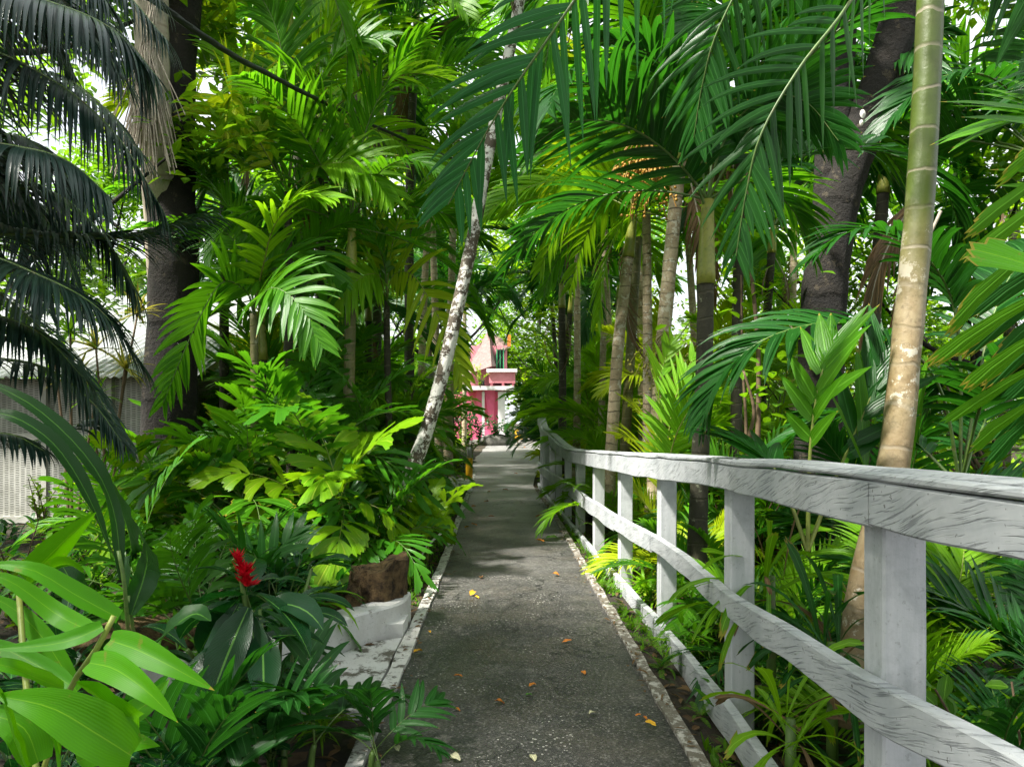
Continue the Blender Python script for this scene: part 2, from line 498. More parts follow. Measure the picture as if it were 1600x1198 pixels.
M['yellowpaint'] = simple('yellow_paint', (.72, .42, .015), (.60, .33, .012), 9, .55, .2)
M['greypaint'] = simple('grey_paint', (.42, .43, .44), (.33, .34, .34), 9, .55, .2)
M['rock'] = simple('grey_rock', (.22, .21, .19), (.11, .105, .095), 6, .9, .8, .03)
M['concrete'] = simple('old_concrete', (.40, .38, .35), (.28, .27, .24), 5, .85, .4)
M['pebble'] = simple('white_pebble', (.72, .70, .66), (.52, .50, .46), 12, .8, .3)
M['log'] = simple('weathered_log', (.26, .17, .075), (.035, .024, .013), 15, .9, 1.0, .06, 7)
M['cable'] = simple('black_cable', (.010, .010, .011), (.016, .016, .017), 20, .5, .1)
M['fl_yellow'] = leaf_mat('yellow_dead_leaf', (.55, .28, .02), (.68, .40, .03), (.6, .35, .02), .2, .6)
M['fl_orange'] = leaf_mat('orange_dead_leaf', (.42, .13, .02), (.55, .20, .03), (.5, .2, .02), .2, .6)
M['fl_pale'] = leaf_mat('pale_dead_leaf', (.40, .40, .22), (.55, .52, .34), (.4, .4, .2), .2, .6)
M['fl_green'] = leaf_mat('green_fallen_leaf', (.06, .17, .03), (.12, .25, .05), (.15, .3, .04), .2, .5)
M['fruit'] = simple('orange_palm_fruit', (.42, .20, .03), (.26, .17, .03), 30, .5, .1)
M['fruitg'] = simple('green_palm_fruit', (.26, .26, .05), (.20, .17, .04), 30, .5, .1)
M['yellowsoft'] = simple('yellow_board', (.55, .42, .05), (.45, .33, .04), 4, .7, .2)


# ------------------------------------------------------------------ leaves and fronds
def prof(shape, t):
    if shape == 'lance':
        return (math.sin(math.pi * min(1, (t * .93 + .07)) ** .62) ** .8) if t < .999 else .02
    if shape == 'oval':
        return (math.sin(math.pi * (t * .95 + .04)) ** .75) if t < .999 else .02
    if shape == 'strap':
        return min(1, .35 + t * 3) * (1 - max(0, (t - .55) / .45) ** 2.2) + .01
    return 1


def leaf(mb, P, d, n, L, W, droop=.3, fold=.25, seg=5, shape='lance', mi=0, rng=random, wav=0.0):
    p = V(P)
    d = d.normalized()
    st = L / seg
    rows = []
    for i in range(seg + 1):
        t = i / seg
        s = d.cross(n)
        s = s.normalized() if s.length > 1e-5 else V((1, 0, 0))
        up = s.cross(d)
        w = W * .5 * prof(shape, t)
        k = fold * w
        e = wav * w * math.sin(t * 19 + P[0] * 40)
        rows.append([(p - s * w + up * (k + e), 0., t), (p, .5, t), (p + s * w + up * (k - e), 1., t)])
        d = (d + V((0, 0, -1)) * (droop / seg * (.35 + 1.3 * t))).normalized()
        p = p + d * st
    mb.rows(rows, mi)


def fish(mb, P, d, n, L, W, droop=.3, fold=.1, seg=4, rng=random):
    """Wedge-shaped pleated leaflet that widens to a ragged, slanting bitten-off end."""
    p = V(P)
    d = d.normalized()
    st = L / seg
    rows = []
    na = 9
    skew = rng.uniform(.10, .30) * rng.choice((-1, 1)) * min(1, W / L * 4)
    jag = [(.05 if k % 2 else -.05) * rng.uniform(.4, 1.4) * min(1, W / L * 5) for k in range(na)]
    for i in range(seg + 1):
        t = i / seg
        s = d.cross(n)
        s = s.normalized() if s.length > 1e-5 else V((1, 0, 0))
        up = s.cross(d)
        w = W * .5 * (.10 + .90 * t ** .85)
        row = []
        for k in range(na):
            a = k / (na - 1) * 2 - 1
            q = p + s * (w * a) + up * (w * (fold * abs(a) + .10 * (k % 2)))
            if i == seg:
                q = q + d * (L * (jag[k] + skew * a - .14 * a * a))
            elif i == seg - 1:
                q = q + d * (L * (skew * a - .10 * a * a) * .5)
            row.append((q, k / (na - 1), t))
        rows.append(row)
        d = (d + V((0, 0, -1)) * (droop / seg * (.35 + 1.3 * t))).normalized()
        p = p + d * st
    mb.rows(rows, 0)


def frond(mb, pts, nl, Lmax, W, a0=62, a1=25, v=18, droop=.5, roll=0, pet=.16, shape='lance', rw=.011, seg=5, seed=1,
          rmi=1, one=0, fold=.25, jit=6, tipl=.35, ns=None):
    """A feather leaf: rachis through pts with nl pairs of leaflets."""
    rng = random.Random(seed)
    n = ns or max(14, nl)
    C = spline(pts, n)
    Ltot = sum((C[i + 1] - C[i]).length for i in range(n - 1))
    mb.tube(C, [rw * (1 - .8 * i / (n - 1)) for i in range(n)], 5, rmi, cap=False)

    def fr(t):
        x = t * (n - 1)
        k = min(int(x), n - 2)
        p = C[k].lerp(C[k + 1], x - k)
        T = (C[min(k + 2, n - 1)] - C[max(k - 1, 0)]).normalized()
        S = T.cross(UP)
        S = S.normalized() if S.length > .05 else V((T.z, 0, -T.x)).cross(V((0, 0, 1))).normalized() if False else (S.normalized() if S.length > 1e-4 else V((1, 0, 0)))
        U = S.cross(T)
        q = Matrix.Rotation(R(roll), 3, T)
        return p, T, q @ S, q @ U
    for i in range(nl):
        t = pet + (1 - pet) * (i + .5) / nl
        tt = (i + .5) / nl
        L = Lmax * ((.55 + .45 * math.sin(math.pi * min(1, tt * 1.5))) if tt < .33 else (1 - (1 - tipl) * ((tt - .33) / .67) ** 1.6))
        for sg in ((1, -1) if not one else (one,)):
            p, T, S, U = fr(min(1, t + rng.uniform(-.3, .3) / nl))
            a = R(a0 + (a1 - a0) * tt + rng.uniform(-jit, jit))
            vv = R(v + rng.uniform(-jit, jit))
            side = S * sg * math.cos(vv) + U * math.sin(vv)
            d = T * math.cos(a) + side * math.sin(a)
            nn = U * math.cos(vv) - S * sg * math.sin(vv)
            l = L * rng.uniform(.86, 1.08)
            if rng.random() < .05 and nl < 60:
                continue
            if rng.random() < .07:
                l *= rng.uniform(.45, .8)
            if shape == 'fish':
                fish(mb, p, d, nn, l, W * rng.uniform(.8, 1.15), droop * rng.uniform(.7, 1.3), .12, 4, rng)
            else:
                leaf(mb, p, d, nn, l, W * rng.uniform(.85, 1.1), droop * rng.uniform(.6, 1.4), fold, seg, shape, 0, rng)
    if shape == 'fish':
        p, T, S, U = fr(1)
        for s in (-1, 1):
            fish(mb, p, (T + S * s * .3), U, Lmax * .8, W * 1.3, droop, .1, 4, rng)


def arc(L, elev, bend, n=9):
    p = V((0, 0, 0))
    out = [p.copy()]
    for i in range(n - 1):
        t = (i + .5) / (n - 1)
        e = R(elev - bend * t ** 1.4)
        p = p + V((math.cos(e), 0, math.sin(e))) * (L / (n - 1))
        out.append(p.copy())
    return out


CLS = [(82, 45), (64, 78), (44, 95), (20, 90), (-8, 66)]
LIB = {}


def species(key, L, nl, Lmax, W, mats, seed=0, variants=2, **kw):
    out = []
    for ci, (e, bnd) in enumerate(CLS):
        vs = []
        for k in range(variants):
            mb = MB()
            rr = random.Random(seed + ci * 7 + k)
            frond(mb, arc(L, e + rr.uniform(-5, 5), bnd + rr.uniform(-12, 16)), nl, Lmax, W, seed=seed + ci * 10 + k, **kw)
            vs.append(mb.mesh('frond_' + key, mats))
        out.append(vs)
    LIB[key] = out


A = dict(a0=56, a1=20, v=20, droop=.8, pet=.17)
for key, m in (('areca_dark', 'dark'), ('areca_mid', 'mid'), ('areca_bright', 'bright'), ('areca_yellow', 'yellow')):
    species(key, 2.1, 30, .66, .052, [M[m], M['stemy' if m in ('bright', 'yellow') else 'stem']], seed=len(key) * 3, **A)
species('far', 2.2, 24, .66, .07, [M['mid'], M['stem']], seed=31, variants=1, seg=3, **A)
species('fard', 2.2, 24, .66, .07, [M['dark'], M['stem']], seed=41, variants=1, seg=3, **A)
species('mac', 1.35, 11, .46, .085, [M['fish'], M['stem']], seed=51, a0=58, a1=28, v=14, droop=.7, pet=.26, shape='fish', rw=.009)
species('macy', 1.15, 5, .50, .20, [M['fishy'], M['stemy']], seed=61, a0=62, a1=30, v=10, droop=.7, pet=.34, shape='fish', rw=.009)
species('macm', 1.3, 7, .48, .13, [M['mid'], M['stem']], seed=65, a0=60, a1=30, v=12, droop=.6, pet=.3, shape='fish', rw=.009)
species('date', 1.7, 62, .34, .017, [M['cycad'], M['stem']], seed=71, a0=62, a1=30, v=22, droop=.9, pet=.1, seg=5, rw=.012)
species('dead', 1.5, 22, .46, .032, [M['drystraw'], M['straw']], seed=95, variants=1, a0=40, a1=14, v=8, droop=1.6, pet=.2)
species('fern', .55, 26, .075, .017, [M['fern'], M['twig']], seed=81, a0=80, a1=50, v=5, droop=.2, pet=.12, seg=2, rw=.003, tipl=.1)
species('wide', 1.0, 7, .52, .095, [M['dark'], M['stem']], seed=91, a0=50, a1=22, v=14, droop=.5, pet=.3, rw=.008)


def put(root, me, loc, az, sc=1.0, tilt=0.0, roll=0.0, name='frond'):
    o = link(name, me, root)
    o.location = loc
    o.rotation_euler = (R(roll), R(tilt), R(az))
    o.scale = (sc, sc, sc)
    return o


def crown(root, loc, key, n, rng, sc=1.0, az0=None, classes=(0, 1, 1, 2, 2, 2, 3, 3, 4), spread=360, azc=0):
    az = rng.uniform(0, 360) if az0 is None else az0
    for i in range(n):
        c = classes[int(i * len(classes) / n)]
        me = rng.choice(LIB[key][c])
        put(root, me, loc, azc + (((az + i * 137.5) % 360) - 180) * spread / 360, sc * rng.uniform(.85, 1.12), rng.uniform(-6, 6), rng.uniform(-32, 32))


def trunk(root, pts, r0, r1, m, n=10, seg=26, ring=.0, flare=0., seed=0, name='trunk'):
    rng = random.Random(seed)
    C = spline(pts, seg)
    rad = []
    for i in range(seg):
        t = i / (seg - 1)
        r = r0 + (r1 - r0) * t
        r *= 1 + flare * math.exp(-t * 9)
        r *= 1 + rng.uniform(-.02, .02) + ring * (i % 2)
        rad.append(r)
    mb = MB()
    mb.tube(C, rad, n, 0)
    return mb.build(name, M[m] if isinstance(m, str) else m, root)


def palm(label, pts, r0, r1, tm, key, n, seed, sc=1.0, shaft=None, group=None, name='palm_tree', classes=None, cat='palm', **kw):
    rng = random.Random(seed)
    pts = [V(p) for p in pts]
    root = thing(name, pts[0], label, cat, group)
    trunk(root, pts, r0, r1, tm, seed=seed, ring=.03, flare=.35)
    top = pts[-1]
    if shaft:
        d = (pts[-1] - pts[-2]).normalized()
        e = top + d * shaft
        trunk(root, [top - d * .02, top + d * shaft * .5, e], r1 * 1.18, r1 * .75, 'shaft', seg=8, name='crownshaft')
        top = e
    if n:
        crown(root, top - pts[0], key, n, rng, sc, **({'classes': classes} if classes else {}), **kw)
        for k in range(rng.choice((0, 1, 1, 2))):
            put(root, LIB['dead'][4][0], top - pts[0] - V((0, 0, .15 + (shaft or 0) * .8)), rng.uniform(0, 360), sc * rng.uniform(.6, .85), rng.uniform(35, 62), rng.uniform(-30, 30), 'dead_frond')
    return root


def hero(root, px, mats, nl, Lmax, W, name='frond', **kw):
    """One frond drawn along its own spine; px are bearings with distances."""
    mb = MB()
    frond(mb, [at(*p) for p in px], nl, Lmax, W, **kw)
    return mb.build(name, mats, root)


def clump(label, loc, key, n, seed, sc=1.0, stems=3, name='clump_palm', cat='palm', group=None, stem_h=.5, lean=.18, sm='stem', classes=(0, 0, 1, 1, 2, 2, 3), rad=.14, **kw):
    rng = random.Random(seed)
    root = thing(name, loc, label, cat, group)
    loc = V(loc)
    tops = []
    for k in range(stems):
        a = rng.uniform(0, 6.28)
        b = V((math.cos(a), math.sin(a), 0)) * rad * rng.random()
        h = stem_h * rng.uniform(.6, 1.2)
        t = b + V((math.cos(a) * lean * h, math.sin(a) * lean * h, h))
        trunk(root, [loc + b + V((0, 0, -.25)), loc + (b + t) * .5 + V((0, 0, 0)), loc + t], .018, .012, sm, n=6, seg=7, name='stem', seed=seed + k)
        tops.append(t)
    for k in range(stems):
        m = n // stems + (1 if k < n % stems else 0)
        crown(root, tops[k], key, m, rng, sc, classes=classes, **kw)
    return root


def broad(mb, P, az, elev, L, W, rng, droop=.5, shape='oval', seg=6, petiole=.0, fold=.2, wav=.08):
    """One broad leaf leaving P."""
    e = R(elev)
    d = V((math.cos(R(az)) * math.cos(e), math.sin(R(az)) * math.cos(e), math.sin(e)))
    s = d.cross(UP)
    s = s.normalized() if s.length > 1e-4 else V((1, 0, 0))
    n = s.cross(d)
    n = Matrix.Rotation(R(rng.uniform(-22, 22)), 3, d) @ n
    leaf(mb, V(P) + d * petiole, d, n, L, W, droop, fold, seg, shape, 0, rng, wav)


def shrub_mesh(seed, h, nst, nlf, L, W, spread=.5, mats=None, shape='oval', name='shrub', droop=.5, lo=.15, seg=3):
    rng = random.Random(seed)
    fo, st = MB(), MB()
    for k in range(nst):
        a = rng.uniform(0, 6.28)
        hh = h * rng.uniform(.6, 1.05)
        sp = spread * rng.uniform(.3, 1.0)
        tip = V((math.cos(a) * sp, math.sin(a) * sp, hh))
        mid = V((tip.x * .3 + rng.uniform(-.06, .06), tip.y * .3 + rng.uniform(-.06, .06), hh * .55))
        C = spline([V((0, 0, -.1)), mid, tip], 9)
        st.tube(C, [.011 * (1 - .07 * i) * max(.7, h) for i in range(9)], 5, 0, cap=False)
        for j in range(nlf):
            t = lo + (1 - lo) * (j + rng.random()) / nlf
            x = t * 8
            i = min(int(x), 7)
            p = C[i].lerp(C[i + 1], x - i)
            broad(fo, p, rng.uniform(0, 360), rng.uniform(-5, 60), L * rng.uniform(.7, 1.15), W * rng.uniform(.8, 1.15), rng, droop, shape, seg, L * .12)
    return fo.mesh(name + '_foliage', mats[0]), st.mesh(name + '_stems', mats[1])


def plant(meshes, label, loc, az=0, sc=1.0, name='shrub', cat='shrub', group=None):
    root = thing(name, loc, label, cat, group)
    root.rotation_euler.z = R(az)
    root.scale = (sc, sc, sc)
    link('foliage', meshes[0], root)
    link('stems', meshes[1], root)
    return root


def leafcloud(mb, centre, rad, n, L, W, rng, squash=.8, seg=2):
    """Leaves scattered through an uneven clump, denser towards its skin."""
    for i in range(n):
        d = V((rng.gauss(0, 1), rng.gauss(0, 1), rng.gauss(0, 1)))
        d.normalize()
        q = rng.random() ** .45
        p = V(centre) + V((d.x * rad, d.y * rad, d.z * rad * squash)) * q * (.75 + .5 * noise.noise(d * 2.3 + V(centre)))
        broad(mb, p, rng.uniform(0, 360), rng.uniform(-40, 40), L * rng.uniform(.7, 1.3), W * rng.uniform(.8, 1.2), rng, .4, 'oval', seg, 0, .15, 0)


def tree_meshes(seed, h, cr, nb, nl, L, W, bark='bark', lm='treeleaf', r=.16, base=.42):
    rng = random.Random(seed)
    tb, cb = MB(), MB()
    top = V((rng.uniform(-.3, .3), rng.uniform(-.3, .3), h * .72))
    C = spline([V((0, 0, -.2)), V((top.x * .3 + .1, top.y * .3, h * .3)), top], 14)
    tb.tube(C, [r * (1 - .055 * i) * (1 + .5 * math.exp(-i)) for i in range(14)], 9, 0)
    for k in range(nb):
        i = int(4 + 9 * k / nb)
        a = rng.uniform(0, 6.28)
        el = rng.uniform(.25, 1.0)
        ln = cr * rng.uniform(.5, 1.0)
        e = C[i] + V((math.cos(a) * ln, math.sin(a) * ln, ln * el + h * .03))
        m = C[i].lerp(e, .5) + V((0, 0, -.12 * ln))
        tb.tube(spline([C[i], m, e], 8), [r * .4 * (1 - .11 * q) for q in range(8)], 6, 0)
        for q in range(3):
            leafcloud(cb, e + V((rng.uniform(-.5, .5), rng.uniform(-.5, .5), rng.uniform(-.4, .5))) * cr * .5, cr * rng.uniform(.26, .42), nl // (nb * 3), L, W, rng)
    return tb.mesh('tree_trunk', M[bark]), cb.mesh('tree_crown', M[lm])


def tree(meshes, label, loc, az=0, sc=1.0, group=None, name='broadleaf_tree', cat='tree'):
    root = thing(name, loc, label, cat, group)
    root.rotation_euler.z = R(az)
    root.scale = (sc, sc, sc)
    link('trunk', meshes[0], root)
    link('crown', meshes[1], root)
    return root


# ================================================================== the setting
def path_l(y):
    return lerp1([(-8, -.55), (3.16, -.63), (7.5, -.655), (12, -.76), (16, -.83), (18, -.90), (20, -.98), (22, -1.6), (26, -2.2), (44, -3.2)], y)


def path_r(y):
    return lerp1([(-8, .80), (3.16, .775), (7.5, .68), (10, .635), (12, .58), (14.4, .50), (16, .46), (18, .55), (22, .85), (31, 1.1), (44, 2.4)], y)


def gz(x, y):
    z = -.035
    if x > .82:
        z -= .17 * min(1, (x - .82) / .4) + .22 * min(1, max(0, (x - 1.3) / 2.5))
    if x < -.8:
        z += .05 * min(1, (-.8 - x) / .5) + .03 * noise.noise(V((x * 1.3, y * 1.3, 0)))
    return z


mb = MB()
xs = [-140, -70, -35, -18, -12] + [-9 + .45 * i for i in range(41)] + [12, 18, 35, 70, 140]
ys = [-40, -20, -8] + [-3 + .5 * i for i in range(60)] + [29, 33, 40, 48, 60, 90, 160]
mb.rows([[((x, y, gz(x, y)), x, y) for x in xs] for y in ys])
tag(mb.build('ground', M['soil']), kind='structure')

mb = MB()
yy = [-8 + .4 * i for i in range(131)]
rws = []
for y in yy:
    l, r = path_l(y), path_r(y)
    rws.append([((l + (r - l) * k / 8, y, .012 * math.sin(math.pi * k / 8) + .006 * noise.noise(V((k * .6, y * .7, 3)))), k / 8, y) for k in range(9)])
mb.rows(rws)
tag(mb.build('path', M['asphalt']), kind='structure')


def edging(name, f, w0, w1, y0, y1, m, h):
    mb = MB()
    n = int((y1 - y0) / .12)
    rws = []
    for i in range(n + 1):
        y = y0 + (y1 - y0) * i / n
        x = f(y)
        j = .014 * noise.noise(V((y * 4, 7, w0 * 9)))
        k = .016 * noise.noise(V((y * 3.1, 2, w0 * 5)))
        zt = h + .006 * noise.noise(V((y * 5, 1, 1)))
        rws.append([((x + w0 + j, y, -.06), 0, y), ((x + w0 + j, y, zt), .2, y), ((x + w1 + k, y, zt), .8, y), ((x + w1 + k, y, -.06), 1, y)])
    mb.rows(rws)
    return mb.build(name, m, smooth=False)


tag(edging('kerb', path_l, -.08, .0, -2, 20, M['edge_l'], .022), kind='structure')
tag(edging('kerb', path_r, .0, .07, -2, 15.3, M['edge_r'], .018), kind='structure')

# white painted slab and the low curved wall on the planted side
t = thing('painted_slab', (-1.05, 4.2, 0), 'flat white painted slab between the low curved wall and the asphalt path', 'slab')
mb = MB()
out = [(-.74, 3.72), (-.735, 4.3), (-.74, 4.95), (-.90, 4.88), (-1.25, 4.35), (-1.52, 3.95), (-1.45, 3.75), (-1.1, 3.7)]
top = [V((x, y, .018)) for x, y in out]
mb.poly(top)
for i in range(len(out)):
    a, b = top[i], top[(i + 1) % len(out)]
    mb.poly([b, a, a - V((0, 0, .1)), b - V((0, 0, .1))])
mb.build('slab_face', M['slab'], t, smooth=False)

t = thing('low_wall', (-1.2, 4.6, 0), 'low curved white wall around the log stumps beside the path', 'low wall')
mb = MB()
wp = spline([V((-.80, 5.42, 0)), V((-.84, 5.12, 0)), V((-1.12, 4.70, 0)), V((-1.50, 4.12, 0)), V((-1.72, 3.92, 0)), V((-1.95, 3.8, 0))], 40)
rws = []
for i, p in enumerate(wp):
    T = (wp[min(i + 1, 39)] - wp[max(i - 1, 0)]).normalized()
    S = V((T.y, -T.x, 0))
    h = .215 + .018 * noise.noise(p * 3)
    if S.y > 0:
        S = -S
    o = S * (.06 + .006 * noise.noise(p * 6))
    w = -S * .12
    rws.append([(p + o + V((0, 0, -.1)), 0, i * .06), (p + o + V((0, 0, h - .015)), .3, i * .06), (p + o * .8 + V((0, 0, h)), .35, i * .06), (p + w + V((0, 0, h)), .7, i * .06), (p + w + V((0, 0, -.1)), 1, i * .06)])
mb.rows(rws)
mb.f.append(tuple(range(5)))
mb.m.append(0)
mb.build('wall_face', M['wallpaint'], t, smooth=False)
mb = MB()
mb.box((-.86, 4.98, -.05), (-.735, 5.22, .10), 0)
mb.build('end_block', M['wallpaint'], t, smooth=False)


def log(label, x, y, r, h, lean, seed):
    t = thing('log_stump', (x, y, 0), label, 'stump')
    mb = MB()
    n = 44
    rws = []
    for k in range(15):
        z = -.05 + (h + .05) * k / 14
        row = []
        for q in range(n):
            a = 6.2832 * q / n
            c_, s_ = math.cos(a), math.sin(a)
            rr = r * (1 + .26 * noise.noise(V((c_ * 1.3, s_ * 1.3, seed))) + .12 * noise.noise(V((c_ * 6, s_ * 6, z * 3 + seed))) + .07 * noise.noise(V((c_ * 13, s_ * 13, z * 9))))
            zz = z + (k / 14) * (.05 * c_ + .10 * noise.noise(V((c_ * 2.2, s_ * 2.2, seed + 9))))
            row.append(((x + lean * z + c_ * rr, y + s_ * rr, zz), q / n * 3, z))
        rws.append(row)
    mb.rows(rws, 0, closed=True)
    mb.build('bark', M['log'], t)
    mb = MB()
    last = rws[-1]
    cx, cy, cz = (sum(p[0][i] for p in last) / n for i in range(3))
    rings = []
    for f in (1, .8, .55, .3, .03):
        rings.append([((cx + (p[0][0] - cx) * f, cy + (p[0][1] - cy) * f, cz + (p[0][2] - cz) * f - .02 * (1 - f) + .015 * noise.noise(V((p[0][0] * 9, p[0][1] * 9, f * 4)))), 0, 0) for p in last])
    mb.rows(rings, 0, closed=True)
    mb.build('cut_top', M['log'], t)


log('tall mossy log stump standing on the low curved wall', -.98, 5.36, .21, .43, .05, 3)
log('shorter dark log stump tucked in front of the tall one', -1.16, 5.06, .14, .27, -.05, 8)
t = thing('fallen_log', (-2.0, 4.9, 0), 'long brown log lying behind the red ginger flower', 'log')
mb = MB()
mb.tube(spline([V((-1.35, 5.15, .16)), V((-1.9, 4.75, .14)), V((-2.6, 4.4, .13))], 12), .13, 14, 0, jag=.12, rng=random.Random(2))
mb.build('trunk', M['log'], t)

# white edging pipe lying in the bed, white pebbles, bollards
t = thing('edging_pipe', at(668, 842, 9.0), 'thin white curved edging strip in the dark planting bed', 'edging')
mb = MB()
mb.tube(spline([at(652, 878, 7.55), at(668, 852, 8.4), at(690, 832, 9.2), at(704, 818, 10.1)], 14), .016, 6)
mb.build('strip', M['white'], t)

rng = random.Random(5)
mb = MB()
for i in range(190):
    x, y = rng.uniform(-1.75, -.98), rng.uniform(14.2, 17.2)
    r = rng.uniform(.03, .09)
    c = V((x, y, gz(x, y) + .02))
    rws = []
    for a in range(4):
        ph = math.pi * (a + .3) / 4.4
        rws.append([(c + V((math.cos(q) * math.sin(ph) * r * 1.2, math.sin(q) * math.sin(ph) * r, math.cos(ph) * r * .6)), 0, 0) for q in (6.283 * k / 7 for k in range(7))])
    mb.rows(rws, 0, closed=True)
tag(mb.build('pebble_bed', M['pebble']), 'white pebbles spread between the bollard and the kerb', 'pebbles', kind='stuff')


def bollard(label, x, y, r, h1, h2):
    t = thing('bollard', (x, y, 0), label, 'bollard')
    mb = MB()
    mb.tube([V((x, y, -.1)), V((x, y, h1 - .01)), V((x, y, h1))], [r, r, r * .92], 14)
    mb.build('sleeve', M['yellowpaint'], t)
    if h2:
        mb = MB()
        mb.tube([V((x, y, h1 - .05)), V((x, y, h2 - .04)), V((x, y, h2 - .01)), V((x, y, h2))], [r * .72, r * .72, r * .6, r * .3], 12)
        mb.build('post', M['greypaint'], t)


bollard('yellow sleeved bollard with a grey pole top beside the path', -1.02, 17.6, .085, .50, .76)
bollard('short yellow bollard stub among the plants before the pebbles', -1.42, 14.6, .08, .22, 0)
bollard('small yellow bollard beside the far flower bed', .38, 41.0, .22, .75, 0)

# ------------------------------------------------------------------ white fence
XF = [(-1.5, .84), (.9, .92), (1.37, .95), (2.05, .975), (3.2, 1.02), (3.7, 1.045), (4.6, 1.06), (5.5, 1.035), (6.9, .96), (8.5, .87), (10, .80), (11.5, .735), (12.5, .66), (14, .59), (16, .555)]
ZT = [(-1.5, 1.40), (.9, 1.352), (1.37, 1.338), (2.05, 1.322), (3.7, 1.262), (5.4, 1.195), (7, 1.13), (9, 1.06), (10.6, 1.01), (11.6, 1.04), (12.5, 1.13), (13.5, 1.20), (14.6, 1.24), (15.2, 1.33), (15.6, 1.44), (16, 1.475)]
ZM = [(-1.5, .99), (1.37, .855), (2.05, .775), (3.7, .635), (5.4, .625), (6.9, .575), (9, .55), (10.6, .55), (13.5, .52), (16, .5)]
ZL = [(-1.5, .22), (2.05, .15), (3.7, .085), (4.7, .03), (7.5, .01), (10, .03), (13, .05), (16, .06)]
fence = thing('wooden_fence', (1.0, 5, -.25), 'white painted wooden rail fence curving along the asphalt path', 'fence')


def xf(y):
    return lerp1(XF, y)


def board(y0, y1, ztab, h, th, off=0.0, zoff=0.0, sag=.006, seed=0, name='rail', hf=None):
    """A sawn board following the fence line from y0 to y1."""
    n = max(4, int((y1 - y0) / .12))
    rws = []
    for i in range(n + 1):
        y = y0 + (y1 - y0) * i / n
        x = xf(y) + off
        T = V((xf(y + .05) - xf(y - .05), .1, 0)).normalized()
        S = V((T.y, -T.x, 0))
        if S.x < 0:
            S = -S
        w = sag * noise.noise(V((y * 1.6, seed * 3.1, 0))) * 2
        w2 = sag * noise.noise(V((y * 2.1, seed * 5.7, 4))) * 2
        zt = lerp1(ztab, y) + zoff + w * .6
        zb = zt - (hf(y) if hf else h) + w2
        a = V((x, y, 0))
        b = a + S * th
        c = .006
        rws.append([(a + V((0, 0, zb + c)), 0, y), (a + V((0, 0, zt - c)), .3, y), (a + S * c + V((0, 0, zt)), .33, y), (b - S * c + V((0, 0, zt)), .5, y), (b + V((0, 0, zt - c)), .53, y), (b + V((0, 0, zb)), .8, y), (a + S * c + V((0, 0, zb)), .95, y)])
    mb = MB()
    ids = mb.rows(rws, 0, closed=True)
    mb.f += [tuple(reversed(ids[0])), tuple(ids[-1])]
    mb.m += [0, 0]
    return mb.build(name, M['wood'], fence, smooth=False)


hfas = lambda y: lerp1([(1.4, .108), (2, .126), (3.7, .125), (5.4, .158), (9, .15), (11, .15), (16, .16)], y)
jt = [-1.5, 2.02, 3.86, 8.35, 11.0, 16.0]
for i in range(5):
    board(jt[i] + .003, jt[i + 1] - .003, ZT, .125, .045, zoff=(-.002 if i % 2 else 0), seed=i, name='top_rail', hf=hfas)
board(-1.5, 5.3, ZT, .022, .050, off=-.006, zoff=.026, seed=21, name='cap_board')
board(5.305, 11.3, ZT, .022, .050, off=-.006, zoff=.024, seed=22, name='cap_board')
board(-1.5, 3.3, ZT, .030, .115, off=.054, zoff=.032, seed=23, name='cap_board')
board(3.305, 9.0, ZT, .030, .105, off=.053, zoff=.030, seed=24, name='cap_board')
board(9.005, 15.6, ZT, .028, .105, off=.045, zoff=.029, seed=25, name='cap_board')
board(-1.5, 5.52, ZM, .120, .050, seed=31, sag=.012, name='middle_rail')
board(5.526, 7.0, ZM, .140, .052, off=-.004, seed=32, sag=.012, name='middle_rail')
board(7.005, 16, ZM, .160, .050, seed=33, sag=.010, name='middle_rail')
board(-1.5, 6.3, ZL, .165, .050, seed=41, sag=.012, name='bottom_rail')
board(6.305, 16, ZL, .150, .050, seed=42, sag=.012, name='bottom_rail')
for i, y in enumerate([-1.2, .5, 2.05, 3.72, 5.45, 6.95, 8.4, 9.9, 11.2, 12.3, 13.3, 14.3, 15.2, 15.95]):
    mb = MB()
    w = .122 if y < 11 else .10
    x = xf(y) + .052
    T = V((xf(y + .05) - xf(y - .05), .1, 0)).normalized()
    an = math.atan2(-T.x, T.y) * .6
    Mx = Matrix.Translation((x + w / 2 + .004, y + w / 2, 0)) @ Matrix.Rotation(an, 4, 'Z')
    zt = lerp1(ZT, y) - .012
    hw = w / 2
    c = .007
    prof_ = [(-hw, -hw + c), (-hw + c, -hw), (hw - c, -hw), (hw, -hw + c), (hw, hw - c), (hw - c, hw), (-hw + c, hw), (-hw, hw - c)]
    rws = []
    for k in range(9):
        z = -.38 + (zt + .38) * k / 8
        rws.append([(Mx @ V((a_ + .003 * noise.noise(V((z * 3, a_ * 20, i))), b_ + .003 * noise.noise(V((z * 3, b_ * 20, i + 5))), z)), k / 8, z) for a_, b_ in prof_])
    ids = mb.rows(rws, 0, closed=True)
    mb.f += [tuple(reversed(ids[0])), tuple(ids[-1])]
    mb.m += [0, 0]
    mb.build('post', M['post'], fence, smooth=False)

# ------------------------------------------------------------------ wicker pavilion on the planted side
pav = thing('garden_pavilion', (-6.5, 10.6, 0), 'white wicker walled pavilion with a white metal roof behind the palms', 'pavilion')
WY = 10.2
X0, X1 = -10.5, -4.75


def wallbox(name, m, lo, hi, parent=pav, smooth=False):
    mb = MB()
    mb.box(lo, hi)
    return mb.build(name, M[m], parent, smooth=smooth)


